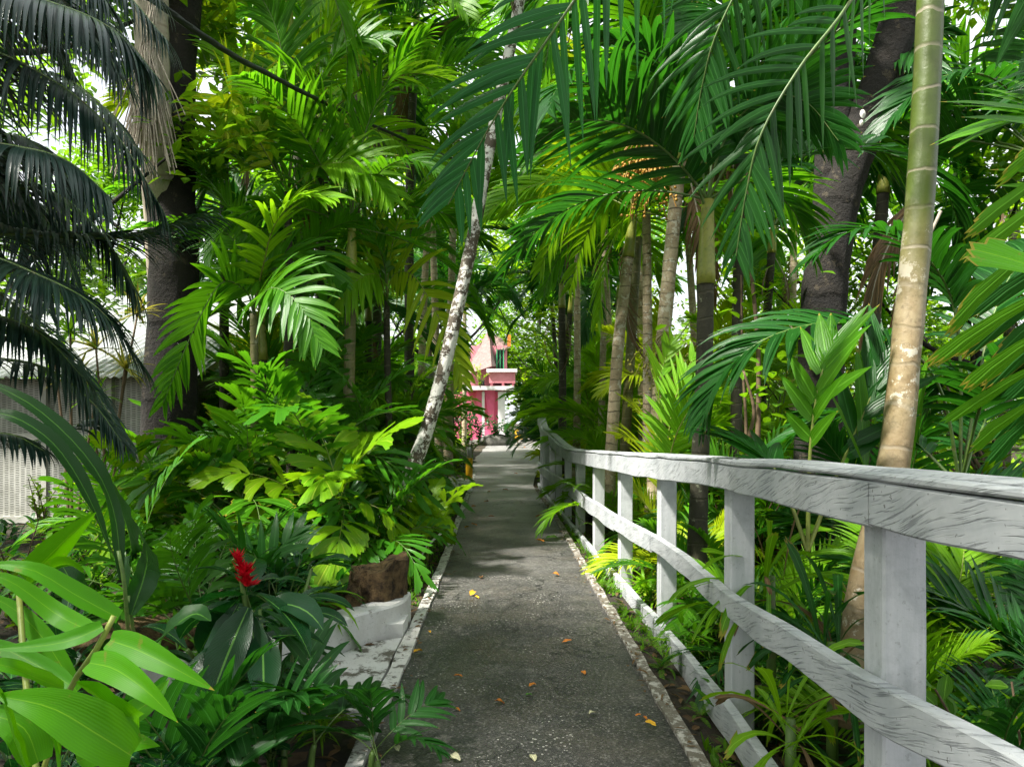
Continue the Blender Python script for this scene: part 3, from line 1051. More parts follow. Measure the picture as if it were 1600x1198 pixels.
wallbox('base_course', 'brick', (X0, WY - .03, -.1), (X1, WY + .3, .03))
xs_ = [X1, -5.55, -6.45, -7.35, -8.25, -9.15, X0]
for a, b in zip(xs_[:-1], xs_[1:]):
    wallbox('wicker_panel', 'wicker', (b + .04, WY, .12), (a - .04, WY + .04, 1.18))
    wallbox('wicker_panel', 'wicker', (b + .04, WY + .06, 1.25), (a - .04, WY + .10, 2.02))
for x in xs_:
    wallbox('frame_post', 'frame', (x - .035, WY - .025, .03), (x + .035, WY + .12, 2.1))
for z in (.03, 1.17):
    wallbox('frame_rail', 'frame', (X0, WY - .045, z), (X1 + .04, WY + .11, z + .09))
wallbox('side_wall', 'wicker', (X1 - .02, WY + .13, .03), (X1 + .03, WY + 9, 2.05))
mb = MB()
ns_ = 240
r1, r2, r3 = [], [], []
for i in range(ns_ + 1):
    x = -11 + (-4.2 + 11) * i / ns_
    w = .018 * math.sin(i * 1.6)
    r1.append(((x, WY - .35, 2.02 + w), x, 0))
    r2.append(((x, WY + 4.8, 3.95 + w), x, 1))
    r3.append(((x, WY + 9.9, 2.02 + w), x, 2))
mb.rows([r1, r2, r3])
mb.build('roof', M['roofw'], pav, smooth=False)
mb = MB()
mb.poly([V((-4.4, WY + .0, 2.06)), V((-4.4, WY + 4.8, 3.86)), V((-4.4, WY + 9.6, 2.06))])
mb.build('gable_wall', M['white'], pav, smooth=False)

# white gabled kiosk farther along
k = thing('garden_kiosk', (-2.9, 19, 0), 'small white gabled kiosk half hidden behind the leaning trunk', 'kiosk')
for x in (-4.3, -2.2):
    for y in (18.6, 20.4):
        wallbox('post', 'white', (x - .07, y - .07, -.1), (x + .07, y + .07, 2.75), k)
wallbox('back_wall', 'white', (-4.25, 20.46, 0), (-2.2, 20.5, 2.6), k)
wallbox('counter', 'white', (-4.2, 18.66, -.1), (-2.3, 18.75, .95), k)
mb = MB()
for sx in (-1, 1):
    pa = [V((-3.25, 18.2, 3.55)), V((-3.25, 20.8, 3.55)), V((-3.25 + sx * 1.45, 20.8, 2.62)), V((-3.25 + sx * 1.45, 18.2, 2.62))]
    mb.poly(pa)
    mb.poly([q - V((0, 0, .09)) for q in reversed(pa)])
    mb.poly([pa[0], pa[3], pa[3] - V((0, 0, .12)), pa[0] - V((0, 0, .12))])
mb.build('roof', M['roofw'], k, smooth=False)
wallbox('sign_board', 'orange', (-4.2, 18.5, 2.05), (-3.6, 18.53, 2.45), k)

# ------------------------------------------------------------------ pink house at the end of the path
h = thing('pink_house', (-1.4, 44, 0), 'pink two storey house with white column at the end of the path', 'house')


def hb(name, m, px0, py0, px1, py1, Y, d):
    a, b = at(px0, py0, Y), at(px1, py1, Y)
    mb = MB()
    mb.box((a.x, Y, b.z), (b.x, Y + d, a.z))
    return mb.build(name, M[m], h, smooth=False)


hb('wall', 'pink', 690, 612, 778, 694, 45.0, 3.0)
hb('column', 'white', 778, 612, 789, 692, 43.4, .4)
hb('floor_slab', 'white', 726, 603, 803, 609, 43.0, 4.5)
hb('column', 'white', 753, 612, 757, 692, 43.5, .3)
# flared pink panels between the columns
for (pa, pb, ym) in ((743, 755, 645), (757, 774, 650)):
    mb = MB()
    rws = []
    for i in range(9):
        t_ = i / 8
        f_ = 1 - .62 * math.sin(t_ * math.pi / 2)
        c_ = (pa + pb) / 2 + (pb - pa) * .22 * t_
        hw_ = (pb - pa) / 2 * f_
        y_ = 609 + (680 - 609) * t_
        rws.append([(at(c_ - hw_, y_, 43.7), 0, t_), (at(c_ + hw_, y_, 43.7), 1, t_), (at(c_ + hw_, y_, 44.0), 1, t_), (at(c_ - hw_, y_, 44.0), 0, t_)])
    mb.rows(rws, 0, closed=True)
    mb.build('flared_panel', M['pink'], h, smooth=False)
hb('balcony', 'palepink', 764, 581, 805, 598, 43.2, 3.0)
hb('balcony_ledge', 'white', 760, 576, 808, 581, 43.0, 3.4)
for x in (768, 786, 802):
    hb('baluster', 'palepink', x - 2, 598, x + 2, 603, 43.3, .2)
w = hb('window', 'darkglass', 748, 593, 757, 602, 44.0, .1)
w = hb('window', 'darkglass', 777, 597, 789, 603, 45.5, .1)
hb('upper_wall', 'palepink', 735, 540, 792, 603, 45.4, 3.0)
w = hb('window', 'darkglass', 777, 546, 786, 578, 45.2, .1)
for a, b in ((775.5, 777), (781, 782), (786, 787.5)):
    f_ = hb('shutter_frame', 'greenpaint', a, 544, b, 580, 45.0, .15)
hb('sill', 'greenpaint', 774, 576, 789, 580, 44.9, .2)
mb = MB()
apex = at(764, 515, 46.2)
ring = [at(x, y, Y) for x, y, Y in ((728, 585, 43.6), (768, 572, 43.2), (776, 572, 45.1), (792, 545, 45.2), (800, 540, 49.5), (728, 560, 49.5))]
for i in range(6):
    a, b = ring[i], ring[(i + 1) % 6]
    mb.rows([[(a.lerp(apex, q / 8) - V((0, 0, .05 * (q % 2))), 0, q), (b.lerp(apex, q / 8) - V((0, 0, .05 * (q % 2))), 1, q)] for q in range(9)])
mb.build('roof', M['shingle'], h, smooth=False)
mb = MB()
for q in range(9):
    pass
c0 = at(783, 541, 44.8)
mb.rows([[(c0 + V((.33 * math.cos(a) , dy, .33 * math.sin(a))), 0, a) for a in (math.pi * i / 8 for i in range(9))] for dy in (0, .3)])
mb.build('awning', M['greenpaint'], h)
hb('chimney', 'orange', 793, 523, 798, 541, 46, .3)

# flower bed in front of the house
mb = MB()
for i in range(9):
    a, b = -2.6 + i * .42, -2.2 + i * .42
    mb.box((a, 40.6 + .1 * (i % 2), -.1), (b - .03, 40.95, .16 + .05 * (i % 3)))
t = thing('bed_kerb', (-1, 40.7, 0), 'grey concrete kerb blocks of the flower bed before the house', 'kerb')
mb.build('blocks', M['concrete'], t, smooth=False)
t = thing('boulder', at(765, 690, 38), 'grey boulder beside the path near the house', 'rock')
mb = MB()
c = at(775, 690, 38)
rws = []
for a in range(7):
    ph = math.pi * (a + .02) / 6.04
    rws.append([(c + V((math.cos(q) * math.sin(ph) * .9, math.sin(q) * math.sin(ph) * .5, math.cos(ph) * .42)) * (1 + .25 * noise.noise(V((math.cos(q) * 2, math.sin(q) * 2, ph * 2)))), 0, 0) for q in (6.283 * k / 12 for k in range(12))])
mb.rows(rws, 0, closed=True)
mb.build('stone', M['rock'], t)

# ------------------------------------------------------------------ tall trees and palm trunks
def tp(*q):
    return [at(*p) for p in q]


# dark tree on the planted side
t = thing('broadleaf_tree', at(262, 800, 8.6), 'thick dark barked tree trunk in front of the wicker pavilion', 'tree')
mb = MB()
mb.tube(spline(tp((256, 870, 8.6), (258, 770, 8.6), (266, 600, 8.6), (272, 430, 8.6), (268, 250, 8.6), (276, 90, 8.7), (300, -120, 8.8)), 34), [.34 - .0042 * i for i in range(34)], 16, jag=.10, rng=random.Random(4))
mb.tube(spline(tp((270, 130, 8.65), (200, -60, 8.4), (120, -200, 8.0)), 12), [.12 - .006 * i for i in range(12)], 8)
mb.build('trunk', M['bark'], t)
rng = random.Random(9)
mb = MB()
for q in ((330, -180, 9), (200, -220, 8.2), (80, -160, 8), (300, -330, 9), (420, -260, 9.4), (150, -30, 9.5), (110, -300, 8.5)):
    leafcloud(mb, at(*q), 1.1, 330, .17, .085, rng)
mb.build('crown', M['treeleaf'], t)

# pale palm with the dry flower brush
t = palm('tall pale palm with a dry grey flower brush hanging from its trunk', tp((262, 860, 9.4), (258, 500, 9.2), (246, 250, 8.3), (238, 100, 8.0), (236, -30, 7.9), (232, -260, 7.9)), .18, .165, 'tr_pale', 'areca_mid', 9, 12, 1.5, group=None)
[o for o in t.children if o.name.startswith('trunk')][0].data.materials[0] = M['straw']
mb = MB()
rng = random.Random(3)
for i in range(150):
    a = at(236 + rng.uniform(-4, 8), 20 + rng.uniform(-20, 30), 7.75)
    e = at(228 + rng.gauss(0, 24), rng.uniform(150, 285), 7.6 + rng.uniform(-.25, .25))
    m_ = a.lerp(e, .5) + V(((e.x - a.x) * -.22, rng.uniform(-.05, .05), .1))
    mb.tube(spline([a, m_, e], 8), .0065, 3, 0, cap=False)
mb.build('flower_brush', M['straw'], t)

# leaning lichen palm
t = palm('leaning palm with white lichen blotches on its slender trunk', tp((624, 805, 7.9), (640, 745, 7.9), (664, 680, 7.9), (690, 590, 7.9), (714, 485, 7.95), (738, 375, 8.0), (762, 245, 8.1), (788, 120, 8.15), (812, 0, 8.2), (840, -160, 8.25)),   .078, .058, 'tr_lichen', 'areca_dark', 9, 22, 1.35)

# mossy limb of a tree behind
t = thing('broadleaf_tree', at(560, 700, 15), 'tall tree with a mossy brown limb crossing high over the path', 'tree')
mb = MB()
mb.tube(spline(tp((500, 720, 15), (508, 420, 15), (492, 180, 15), (500, -60, 15), (520, -300, 15)), 24), [.22 - .004 * i for i in range(24)], 12, jag=.06, rng=random.Random(7))
mb.build('trunk', M['bark'], t)
mb = MB()
mb.tube(spline(tp((500, 110, 15), (560, 84, 14.5), (610, 72, 14), (660, 58, 13.6), (740, 20, 13), (800, -40, 12.6)), 22), [.15 - .004 * i for i in range(22)], 10, jag=.14, rng=random.Random(6))
mb.build('limb', M['mossbark'], t)
mb = MB()
rng = random.Random(10)
for q in ((480, -20, 15), (560, -120, 14.5), (420, 40, 16), (560, 40, 16.5), (640, -40, 15), (800, -60, 13), (880, -140, 13)):
    leafcloud(mb, at(*q), 1.3, 300, .18, .09, rng)
mb.build('crown', M['treeleaf'], t)

# palms of the planted side
palm('slim palm with a yellow crownshaft beside the dark tree', tp((416, 735, 9.2), (413, 620, 9.2), (411, 560, 9.2)), .055, .05, 'tr_dark', 'areca_mid', 9, 31, .95, shaft=.75)
palm('dark green ringed palm between the yellow crownshaft palm and the leaning palm', tp((542, 760, 9.0), (545, 620, 9.0), (548, 480, 9.0), (549, 420, 9.0)), .072, .062, 'tr_olive', 'areca_mid', 10, 32, 1.15, shaft=.5)
palm('thin palm rising behind the dark green ringed palm', tp((492, 740, 10.4), (498, 560, 10.4), (503, 360, 10.4), (500, 250, 10.4)), .06, .045, 'tr_dark', 'areca_bright', 10, 33, 1.2, shaft=.5)
palm('bright green palm high above the cable', tp((470, 760, 11.6), (470, 420, 11.6), (462, 160, 11.6), (455, 60, 11.6)), .08, .06, 'tr_dark', 'areca_bright', 11, 34, 1.45, shaft=.6)
palm('tall dark palm behind the leaning lichen palm', tp((588, 740, 12.5), (590, 420, 12.5), (594, 190, 12.5)), .08, .06, 'tr_dark', 'areca_mid', 11, 35, 1.45, shaft=.5)
palm('yellowish palm beside the dark tree with fanned fronds', tp((352, 760, 10.2), (350, 420, 10.2), (352, 170, 10.0)), .07, .05, 'tr_dark', 'areca_yellow', 8, 36, 1.05, shaft=.4)
palm('palm whose trunk passes behind the leaning lichen palm', tp((655, 720, 16), (662, 480, 16), (670, 330, 16)), .08, .07, 'tr_pale', 'areca_bright', 10, 37, 1.3, shaft=.5)

palm('dark palm crowding the crown of the mossy limbed tree', tp((560, 760, 13.2), (556, 420, 13.2), (560, 110, 13.2)), .08, .06, 'tr_dark', 'areca_dark', 12, 61, 1.6, shaft=.5)
palm('palm over the bed with its crown level with the pavilion roof', tp((440, 760, 10.8), (446, 600, 10.8), (450, 520, 10.8)), .06, .05, 'tr_olive', 'areca_dark', 10, 63, 1.1, shaft=.4)
palm('palm with its crown hanging behind the bright frond', tp((570, 760, 11.2), (574, 640, 11.2), (576, 500, 11.2)), .06, .05, 'tr_dark', 'areca_mid', 10, 64, 1.1, shaft=.4)
palm('tall palm whose crown meets the cable end', tp((700, 740, 17), (706, 420, 17), (716, 170, 17)), .09, .07, 'tr_pale', 'areca_mid', 12, 65, 1.7, shaft=.5)
palm('high palm arching over the middle of the path', tp((640, 740, 13.8), (640, 300, 13.8), (650, 60, 13.8)), .09, .07, 'tr_dark', 'areca_bright', 12, 66, 1.6, shaft=.5)
# palms of the fence side
palm('tall palm arching over the path from beyond the fence', tp((1010, 760, 12.5), (1000, 400, 12.5), (985, 110, 12.5)), .10, .08, 'tr_pale', 'areca_mid', 12, 67, 1.5, shaft=.6)
palm('dark crowned palm between the fruiting palm and the forked tree', tp((1150, 800, 8.8), (1152, 500, 8.8), (1160, 180, 8.8)), .07, .06, 'tr_dark', 'areca_dark', 11, 68, 1.3, shaft=.5)
palm('high palm in the dark canopy over the fence', tp((1105, 780, 10.5), (1096, 400, 10.5), (1090, 60, 10.5)), .08, .07, 'tr_dark', 'areca_dark', 12, 69, 1.6, shaft=.5)
palm('dark palm behind the forked tree', tp((1360, 830, 9.0), (1366, 500, 9.0), (1380, 300, 9.0)), .08, .07, 'tr_dark', 'areca_dark', 11, 70, 1.3, shaft=.5)
r1 = palm('big smooth green palm trunk with pale rings just behind the fence', tp((1325, 1130, 3.35), (1352, 920, 3.38), (1396, 725, 3.42), (1418, 520, 3.46), (1436, 330, 3.5), (1448, 130, 3.52), (1456, -60, 3.54), (1462, -230, 3.56)), .072, .056, 'tr_green', 'areca_dark', 0, 40)
r3 = palm('dark lower trunked palm with a yellow green crownshaft behind the fence', tp((1088, 905, 5.6), (1094, 720, 5.6), (1100, 580, 5.6), (1103, 440, 5.6)), .068, .062, 'tr_dark', 'areca_dark', 5, 41, 1.05, shaft=.62, classes=(1, 2, 3))
r4 = palm('pale ringed palm with an orange fruit bunch under its fronds', tp((1022, 800, 8.4), (1032, 590, 8.4), (1046, 420, 8.4), (1062, 250, 8.4)), .086, .076, 'tr_pale', 'areca_mid', 11, 42, 1.3, shaft=.7)
palm('pale slightly leaning palm trunk next to the yellow green young palm', tp((948, 800, 9.8), (956, 690, 9.8), (966, 540, 9.8), (982, 400, 9.8)), .085, .07, 'tr_pale', 'areca_bright', 10, 43, 1.15, shaft=.6)
palm('greyish palm trunk close behind the pale leaning one', tp((972, 790, 11.2), (980, 640, 11.2), (992, 440, 11.2), (1000, 330, 11.2)), .08, .065, 'tr_olive', 'areca_mid', 10, 44, 1.2, shaft=.6)
palm('thin pale straight palm at the bend of the fence', tp((900, 760, 13.5), (902, 600, 13.5), (902, 420, 13.5), (908, 300, 13.5)), .066, .055, 'tr_pale', 'areca_bright', 10, 45, 1.2, shaft=.5)
palm('thin dark palm near the upturned fence end', tp((878, 740, 15.5), (879, 600, 15.5), (878, 480, 15.5)), .085, .07, 'tr_dark', 'areca_dark', 10, 46, 1.15, shaft=.5)
palm('tall slim palm in the gap between the pale palms', tp((938, 760, 16.5), (942, 560, 16.5), (946, 330, 16.5)), .08, .06, 'tr_pale', 'areca_mid', 10, 47, 1.4, shaft=.5)

cb_ = thing('palm_tree', at(985, 770, 10.4), 'palm whose light fronds hang into the gap over the middle of the path', 'palm')
trunk(cb_, tp((1012, 780, 10.4), (1012, 560, 10.4), (1010, 330, 10.4)), .075, .06, 'tr_pale', name='trunk')
HB = dict(a0=64, a1=28, v=8, droop=.6, seg=6)
for i, (q, mm) in enumerate(((((1010, 330, 10.4), (985, 290, 10.2), (930, 285, 10), (880, 330, 9.8), (845, 420, 9.7)), 'bright'), (((1010, 330, 10.4), (990, 250, 10.3), (940, 215, 10.2), (885, 240, 10), (850, 320, 9.9)), 'yellow'),
                             (((1010, 330, 10.4), (1000, 330, 9.9), (970, 350, 9.5), (945, 420, 9.3), (935, 500, 9.2)), 'bright'), (((1010, 330, 10.4), (1000, 220, 10.4), (960, 130, 10.3), (900, 110, 10.2), (840, 160, 10.1)), 'yellow'),
                             (((1010, 330, 10.4), (1040, 280, 10.2), (1085, 300, 10.0), (1115, 370, 9.9)), 'bright'), (((1010, 330, 10.4), (1005, 300, 10.9), (970, 300, 11.3), (920, 360, 11.5), (890, 450, 11.6)), 'bright'), (((1010, 330, 10.4), (1020, 230, 10.4), (1050, 160, 10.3), (1100, 150, 10.2)), 'mid'))):
    hero(cb_, q, [M[mm], M['stemy']], 26, .8, .075, seed=380 + i, roll=(55, 60, 30, 50, -50, 40, -30)[i], **HB)

# fruit bunches
def fruit(root, c, r, m, n, seed):
    rng = random.Random(seed)
    mb = MB()
    c = at(*c)
    for i in range(26):
        e = c + V((rng.gauss(0, r * .5), rng.gauss(0, r * .5), rng.uniform(-r * 1.1, r * .1)))
        mb.tube(spline([c + V((0, 0, r)), (c + e) * .5 + V((0, 0, r * .6)), e + V((0, 0, -r * .3))], 6), .006, 3, 0, cap=False)
        for k in range(n):
            q = (c + V((0, 0, r * .6))).lerp(e + V((0, 0, -r * .3)), .3 + .7 * k / n) + V((rng.gauss(0, .03), rng.gauss(0, .03), rng.gauss(0, .03)))
            s = .016
            rws = [[(q + V((math.cos(a) * math.sin(ph) * s, math.sin(a) * math.sin(ph) * s, math.cos(ph) * s)), 0, 0) for a in (0, 1.57, 3.14, 4.71)] for ph in (.1, 1.1, 2.1, 3.0)]
            mb.rows(rws, 0, closed=True)
    mb.build('fruit_bunch', M[m], root)


fruit(r4, (1008, 262, 7.2), .34, 'fruit', 18, 1)
fruit(r4, (1040, 560, 8.2), .30, 'fruitg', 12, 2)

# forked dark tree
t = thing('broadleaf_tree', at(1285, 830, 7.2), 'massive dark tree with a forked trunk behind the fence', 'tree')
mb = MB()
mb.tube(spline(tp((1276, 900, 7.2), (1278, 760, 7.2), (1282, 600, 7.2), (1290, 430, 7.2), (1312, 300, 7.2), (1344, 215, 7.2), (1382, 110, 7.15), (1418, -10, 7.1), (1470, -190, 7)), 40), [.235 - .0018 * i for i in range(40)], 16, jag=.10, rng=random.Random(14))
mb.tube(spline(tp((1296, 420, 7.2), (1300, 300, 7.25), (1304, 180, 7.3), (1312, 60, 7.3), (1325, -150, 7.3)), 22), [.18 - .0022 * i for i in range(22)], 14, jag=.10, rng=random.Random(15))
mb.build('trunk', M['bark'], t)
mb = MB()
for q, s in (((1348, 178, 6.94), .028), ((1346, 192, 6.94), .02), ((1338, 166, 6.95), .012)):
    c = at(*q)
    mb.rows([[(c + V((math.cos(a) * s * f, -.012 * (1 - f), math.sin(a) * s * 1.5 * f)), 0, 0) for a in (6.283 * k / 10 for k in range(10))] for f in (1, .6, .02)], 0, closed=True)
mb.build('lichen_patch', M['pebble'], t)
rng = random.Random(19)
mb = MB()
for q in ((1300, -220, 7), (1420, -260, 7.4), (1540, -200, 7.6), (1200, -160, 7.6), (1600, -60, 8), (1240, -330, 7), (1500, -60, 8.8)):
    leafcloud(mb, at(*q), 1.15, 330, .17, .085, rng)
mb.build('crown', M['treeleaf'], t)

# ------------------------------------------------------------------ near fronds of the fence side
bl, dk, md, br, yl = ([M['blue'], M['stem']], [M['dark'], M['stem']], [M['mid'], M['stem']], [M['bright'], M['stemy']], [M['yellow'], M['stemy']])
HN = dict(a0=64, a1=28, v=10, droop=.6, seg=6, jit=9)
HA = dict(a0=58, a1=22, v=14, droop=.8, seg=6)
hero(r1, ((1462, -235, 3.5), (1330, -330, 3.2), (1130, -250, 3.0), (960, -80, 2.9), (850, 70, 2.9), (770, 190, 2.95), (700, 320, 3.05)), bl, 30, .56, .038, seed=1, roll=66, **HN)
hero(r1, ((1462, -235, 3.5), (1400, -140, 3.3), (1330, 0, 3.15), (1250, 105, 3.1), (1190, 208, 3.1), (1166, 300, 3.15), (1150, 400, 3.2)), dk, 28, .46, .034, seed=2, roll=80, **HN)
hero(r1, ((1462, -235, 3.5), (1330, -210, 3.6), (1200, -90, 3.7), (1125, 40, 3.8), (1098, 130, 3.9), (1084, 215, 4.0)), dk, 26, .48, .036, seed=3, roll=62, **HN)
hero(r1, ((1462, -235, 3.5), (1420, -300, 4.2), (1320, -200, 4.8), (1250, -40, 5.2), (1225, 120, 5.4), (1220, 240, 5.5)), dk, 30, .7, 0.061, seed=4, roll=50, **HN)
hero(r1, ((1462, -235, 3.5), (1540, -240, 3.7), (1620, -120, 3.9), (1660, 60, 4.0), (1650, 200, 4.1)), dk, 30, .62, 0.055, seed=5, roll=-60, **HN)
hero(r1, ((1462, -235, 3.5), (1300, -400, 4.0), (1100, -330, 4.6), (960, -180, 5.0), (880, -20, 5.2), (850, 110, 5.3)), md, 34, .7, 0.064, seed=6, roll=12, **HA)
hero(r1, ((1462, -235, 3.5), (1500, -330, 3.0), (1450, -400, 2.5), (1300, -360, 2.2), (1180, -220, 2.1), (1120, -100, 2.1)), dk, 34, .5, 0.049, seed=7, roll=0, **HA)

hero(r3, ((1104, 330, 5.6), (1085, 285, 5.5), (1040, 236, 5.3), (985, 200, 5.1), (930, 188, 4.9), (880, 196, 4.7), (830, 230, 4.6)), dk, 30, .72, 0.067, seed=11, roll=25, **HN)
hero(r3, ((1104, 330, 5.6), (1120, 250, 5.5), (1150, 190, 5.4), (1200, 150, 5.2), (1260, 160, 5.1), (1310, 220, 5.0)), dk, 30, .7, 0.067, seed=12, roll=-40, **HN)
hero(r3, ((1104, 330, 5.6), (1095, 240, 5.6), (1075, 170, 5.5), (1040, 110, 5.3), (990, 70, 5.1), (930, 60, 5.0)), dk, 30, .68, 0.067, seed=13, roll=0, **HA)
hero(r3, ((1104, 330, 5.6), (1140, 290, 5.9), (1190, 290, 6.1), (1240, 330, 6.2), (1270, 400, 6.2)), md, 28, .6, 0.061, seed=14, roll=0, **HA)

# dark frond arching low over the fence, and its neighbours
t = thing('clump_palm', (2.6, 4.3, gz(2.6, 4.3)), 'dark palm arching low over the fence beside the green trunk', 'palm')
b_ = (1500, 760, 4.3)
hero(t, (b_, (1470, 610, 4.2), (1400, 530, 4.0), (1300, 505, 3.9), (1200, 528, 3.8), (1130, 585, 3.8), (1100, 650, 3.8)), dk, 34, .50, 0.052, seed=21, roll=-18, pet=.3, **{k: v for k, v in HA.items()})
hero(t, (b_, (1500, 560, 4.3), (1480, 450, 4.3), (1420, 380, 4.2), (1340, 360, 4.1), (1270, 400, 4.1)), dk, 32, .5, 0.052, seed=22, roll=-10, pet=.25, **HA)
hero(t, (b_, (1540, 540, 4.4), (1580, 430, 4.5), (1640, 380, 4.6), (1720, 400, 4.6)), dk, 30, .6, 0.058, seed=23, roll=0, pet=.2, **HA)
hero(t, (b_, (1530, 640, 4.0), (1560, 590, 3.7), (1620, 570, 3.5), (1690, 600, 3.4)), dk, 28, .55, 0.058, seed=24, roll=0, pet=.2, **HA)
hero(t, (b_, (1440, 700, 4.5), (1380, 660, 4.6), (1300, 650, 4.7), (1220, 690, 4.7)), dk, 28, .5, 0.058, seed=25, roll=0, pet=.2, **HA)
hero(t, (b_, (1520, 700, 4.6), (1540, 640, 4.8), (1490, 590, 4.9), (1450, 640, 5.0)), dk, 28, .5, 0.058, seed=26, roll=0, pet=.2, **HA)

# bright palm whose frond ends enter from beyond the frame
t = thing('clump_palm', (2.15, 1.75, gz(2.15, 1.75)), 'glossy light palm with broad blunt leaflets reaching over the fence top', 'palm')
trunk(t, [V((2.15, 1.75, -.4)), V((2.1, 1.75, .5)), V((2.02, 1.75, 1.2))], .04, .03, 'stemy', name='stem')
hb_ = (2120, 840, 1.75)
hero(t, ((1760, 60, 1.72), (1730, 180, 1.78), (1705, 330, 1.84), (1690, 480, 1.92), (1680, 600, 2.0)), [M['mid'], M['stemy']], 9, .40, .052, seed=32, roll=0, pet=.2, a0=66, a1=52, v=0, droop=.35, shape='fish', one=-1, tipl=.8)
hero(t, ((1800, 200, 1.95), (1770, 330, 2.0), (1740, 460, 2.08), (1720, 600, 2.16)), [M['dark'], M['stemy']], 9, .46, .055, seed=36, roll=0, pet=.1, a0=60, a1=48, v=0, droop=.5, shape='fish', one=-1, tipl=.8)
mb = MB()
fish(mb, at(1690, 440, 1.45), V((-1, .1, .38)), V((.2, -.8, .55)), .22, .11, .1, .05, 5, random.Random(3))
mb.build('leaflet', M['lime'], t)
hero(t, (hb_, (1980, 560, 2.3), (1850, 330, 2.6), (1740, 220, 2.8), (1640, 180, 2.9), (1560, 200, 3.0)), [M['mid'], M['stem']], 16, .62, .075, seed=33, roll=-30, pet=.25, a0=60, a1=30, v=8, droop=.3)
hero(t, (hb_, (2020, 400, 2.2), (1950, 200, 2.5), (1840, 90, 2.8), (1720, 80, 3.0), (1620, 140, 3.1)), [M['dark'], M['stem']], 18, .62, .075, seed=34, roll=-30, pet=.25, a0=60, a1=30, v=8, droop=.4)

for q, sd in ((((1440, 300, 4.6), (1400, 360, 4.6), (1370, 430, 4.6), (1352, 520, 4.6)), 61), (((1470, 330, 4.8), (1430, 420, 4.8), (1410, 500, 4.8), (1404, 560, 4.8)), 62)):
    hero(r1, q, [M['drystraw'], M['straw']], 20, .42, .04, seed=sd, roll=60, pet=.1, a0=34, a1=12, v=4, droop=1.2, name='dead_frond')
# wide leaflets between the trunks, right behind the rail
t = thing('clump_palm', at(1268, 760, 3.4), 'young palm with a yellow midrib standing upright behind the rail', 'palm')
hero(t, ((1262, 860, 3.4), (1264, 740, 3.4), (1270, 660, 3.4), (1282, 590, 3.42), (1300, 545, 3.46)), [M['mid'], M['stemy']], 7, .34, .085, seed=41, roll=0, pet=.35, a0=58, a1=22, v=6, droop=.15, jit=10, tipl=.9)
hero(t, ((1262, 860, 3.4), (1300, 760, 3.5), (1330, 690, 3.6), (1360, 620, 3.65), (1380, 560, 3.7)), [M['dark'], M['stemy']], 6, .42, .09, seed=42, roll=40, pet=.35, a0=40, a1=14, v=6, droop=.15, jit=10, tipl=.9)
hero(t, ((1262, 860, 3.4), (1225, 760, 3.5), (1195, 715, 3.6), (1150, 690, 3.7)), [M['dark'], M['stemy']], 6, .34, .08, seed=43, roll=0, pet=.35, a0=50, a1=20, v=6, droop=.3, jit=10, tipl=.9)
rng = random.Random(77)
mb = MB()
for px, py, Y, L, W, az, el in ((1352, 735, 3.6, .62, .085, 100, 84), (1378, 720, 3.7, .60, .08, 160, 80), (1420, 730, 3.8, .6, .08, 20, 78), (1350, 730, 3.5, .5, .07, 150, 68), (1320, 735, 3.9, .5, .07, 20, 70)):
    broad(mb, at(px, py, Y), az, el, L, W, rng, .15, 'strap', 7)
mb.build('strap_leaves', M['mid'], t)

# bright young areca behind the fence
t = thing('clump_palm', at(1035, 800, 6.8), 'bright yellow green young palm glowing behind the fence', 'palm')
for i, q in enumerate((((1035, 800, 7.2), (1042, 700, 7.2), (1056, 620, 7.2), (1084, 555, 7.2)), ((1035, 800, 7.2), (1032, 720, 7.5), (1016, 660, 7.9), (972, 622, 8.4)),
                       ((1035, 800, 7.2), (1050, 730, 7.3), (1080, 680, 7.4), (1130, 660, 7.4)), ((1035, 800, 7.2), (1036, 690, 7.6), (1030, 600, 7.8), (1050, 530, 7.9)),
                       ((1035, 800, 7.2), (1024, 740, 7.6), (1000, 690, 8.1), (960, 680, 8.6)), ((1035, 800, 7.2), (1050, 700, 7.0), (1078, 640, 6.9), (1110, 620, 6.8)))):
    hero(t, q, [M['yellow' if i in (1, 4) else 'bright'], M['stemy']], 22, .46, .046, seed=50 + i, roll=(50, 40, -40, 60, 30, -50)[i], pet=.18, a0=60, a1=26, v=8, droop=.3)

# strap leaved plant with tattered ends against the inner side of the rails
for j, (lab, c, Ls, n, Y0, mm) in enumerate((('tattered yellow green strap plant hanging under the top rail', (1205, 905, 3.9), .62, 16, 0, 'bright'),
                                       ('strap leaved plant with torn tips at the foot of the near post', (1235, 1130, 3.0), .50, 15, 0, 'bright'),
                                       ('dark strap leaved plant between the first two posts', (1300, 1010, 3.3), .65, 18, 0, 'dark'))):
    rng = random.Random(100 + j)
    p = at(*c)
    t = thing('strap_plant', (p.x, p.y, gz(p.x, p.y)), lab, 'plant')
    mb = MB()
    dd = MB()
    for i in range(n * 2):
        fish(mb if i % 6 else dd, p + V((rng.uniform(-.05, .05), rng.uniform(-.05, .05), rng.uniform(-.15, .05))), V((rng.gauss(0, 1), rng.gauss(0, 1), rng.uniform(-.2, 1.9))), V((rng.gauss(0, 1), rng.gauss(0, 1), 1.5)), Ls * rng.uniform(.5, 1.05), .036 * rng.uniform(.7, 1.5), rng.uniform(1.0, 2.2), .2, 7, rng)
    mb.build('leaves', M[mm], t)
    dd.build('dead_leaves', M['drystraw'], t)
    mb = MB()
    mb.tube([V((p.x, p.y, gz(p.x, p.y) - .1)), p * .5 + V((p.x, p.y, gz(p.x, p.y))) * .5, p + V((0, 0, .02))], [.03, .025, .02], 7)
    mb.build('stem', M['stem'], t)

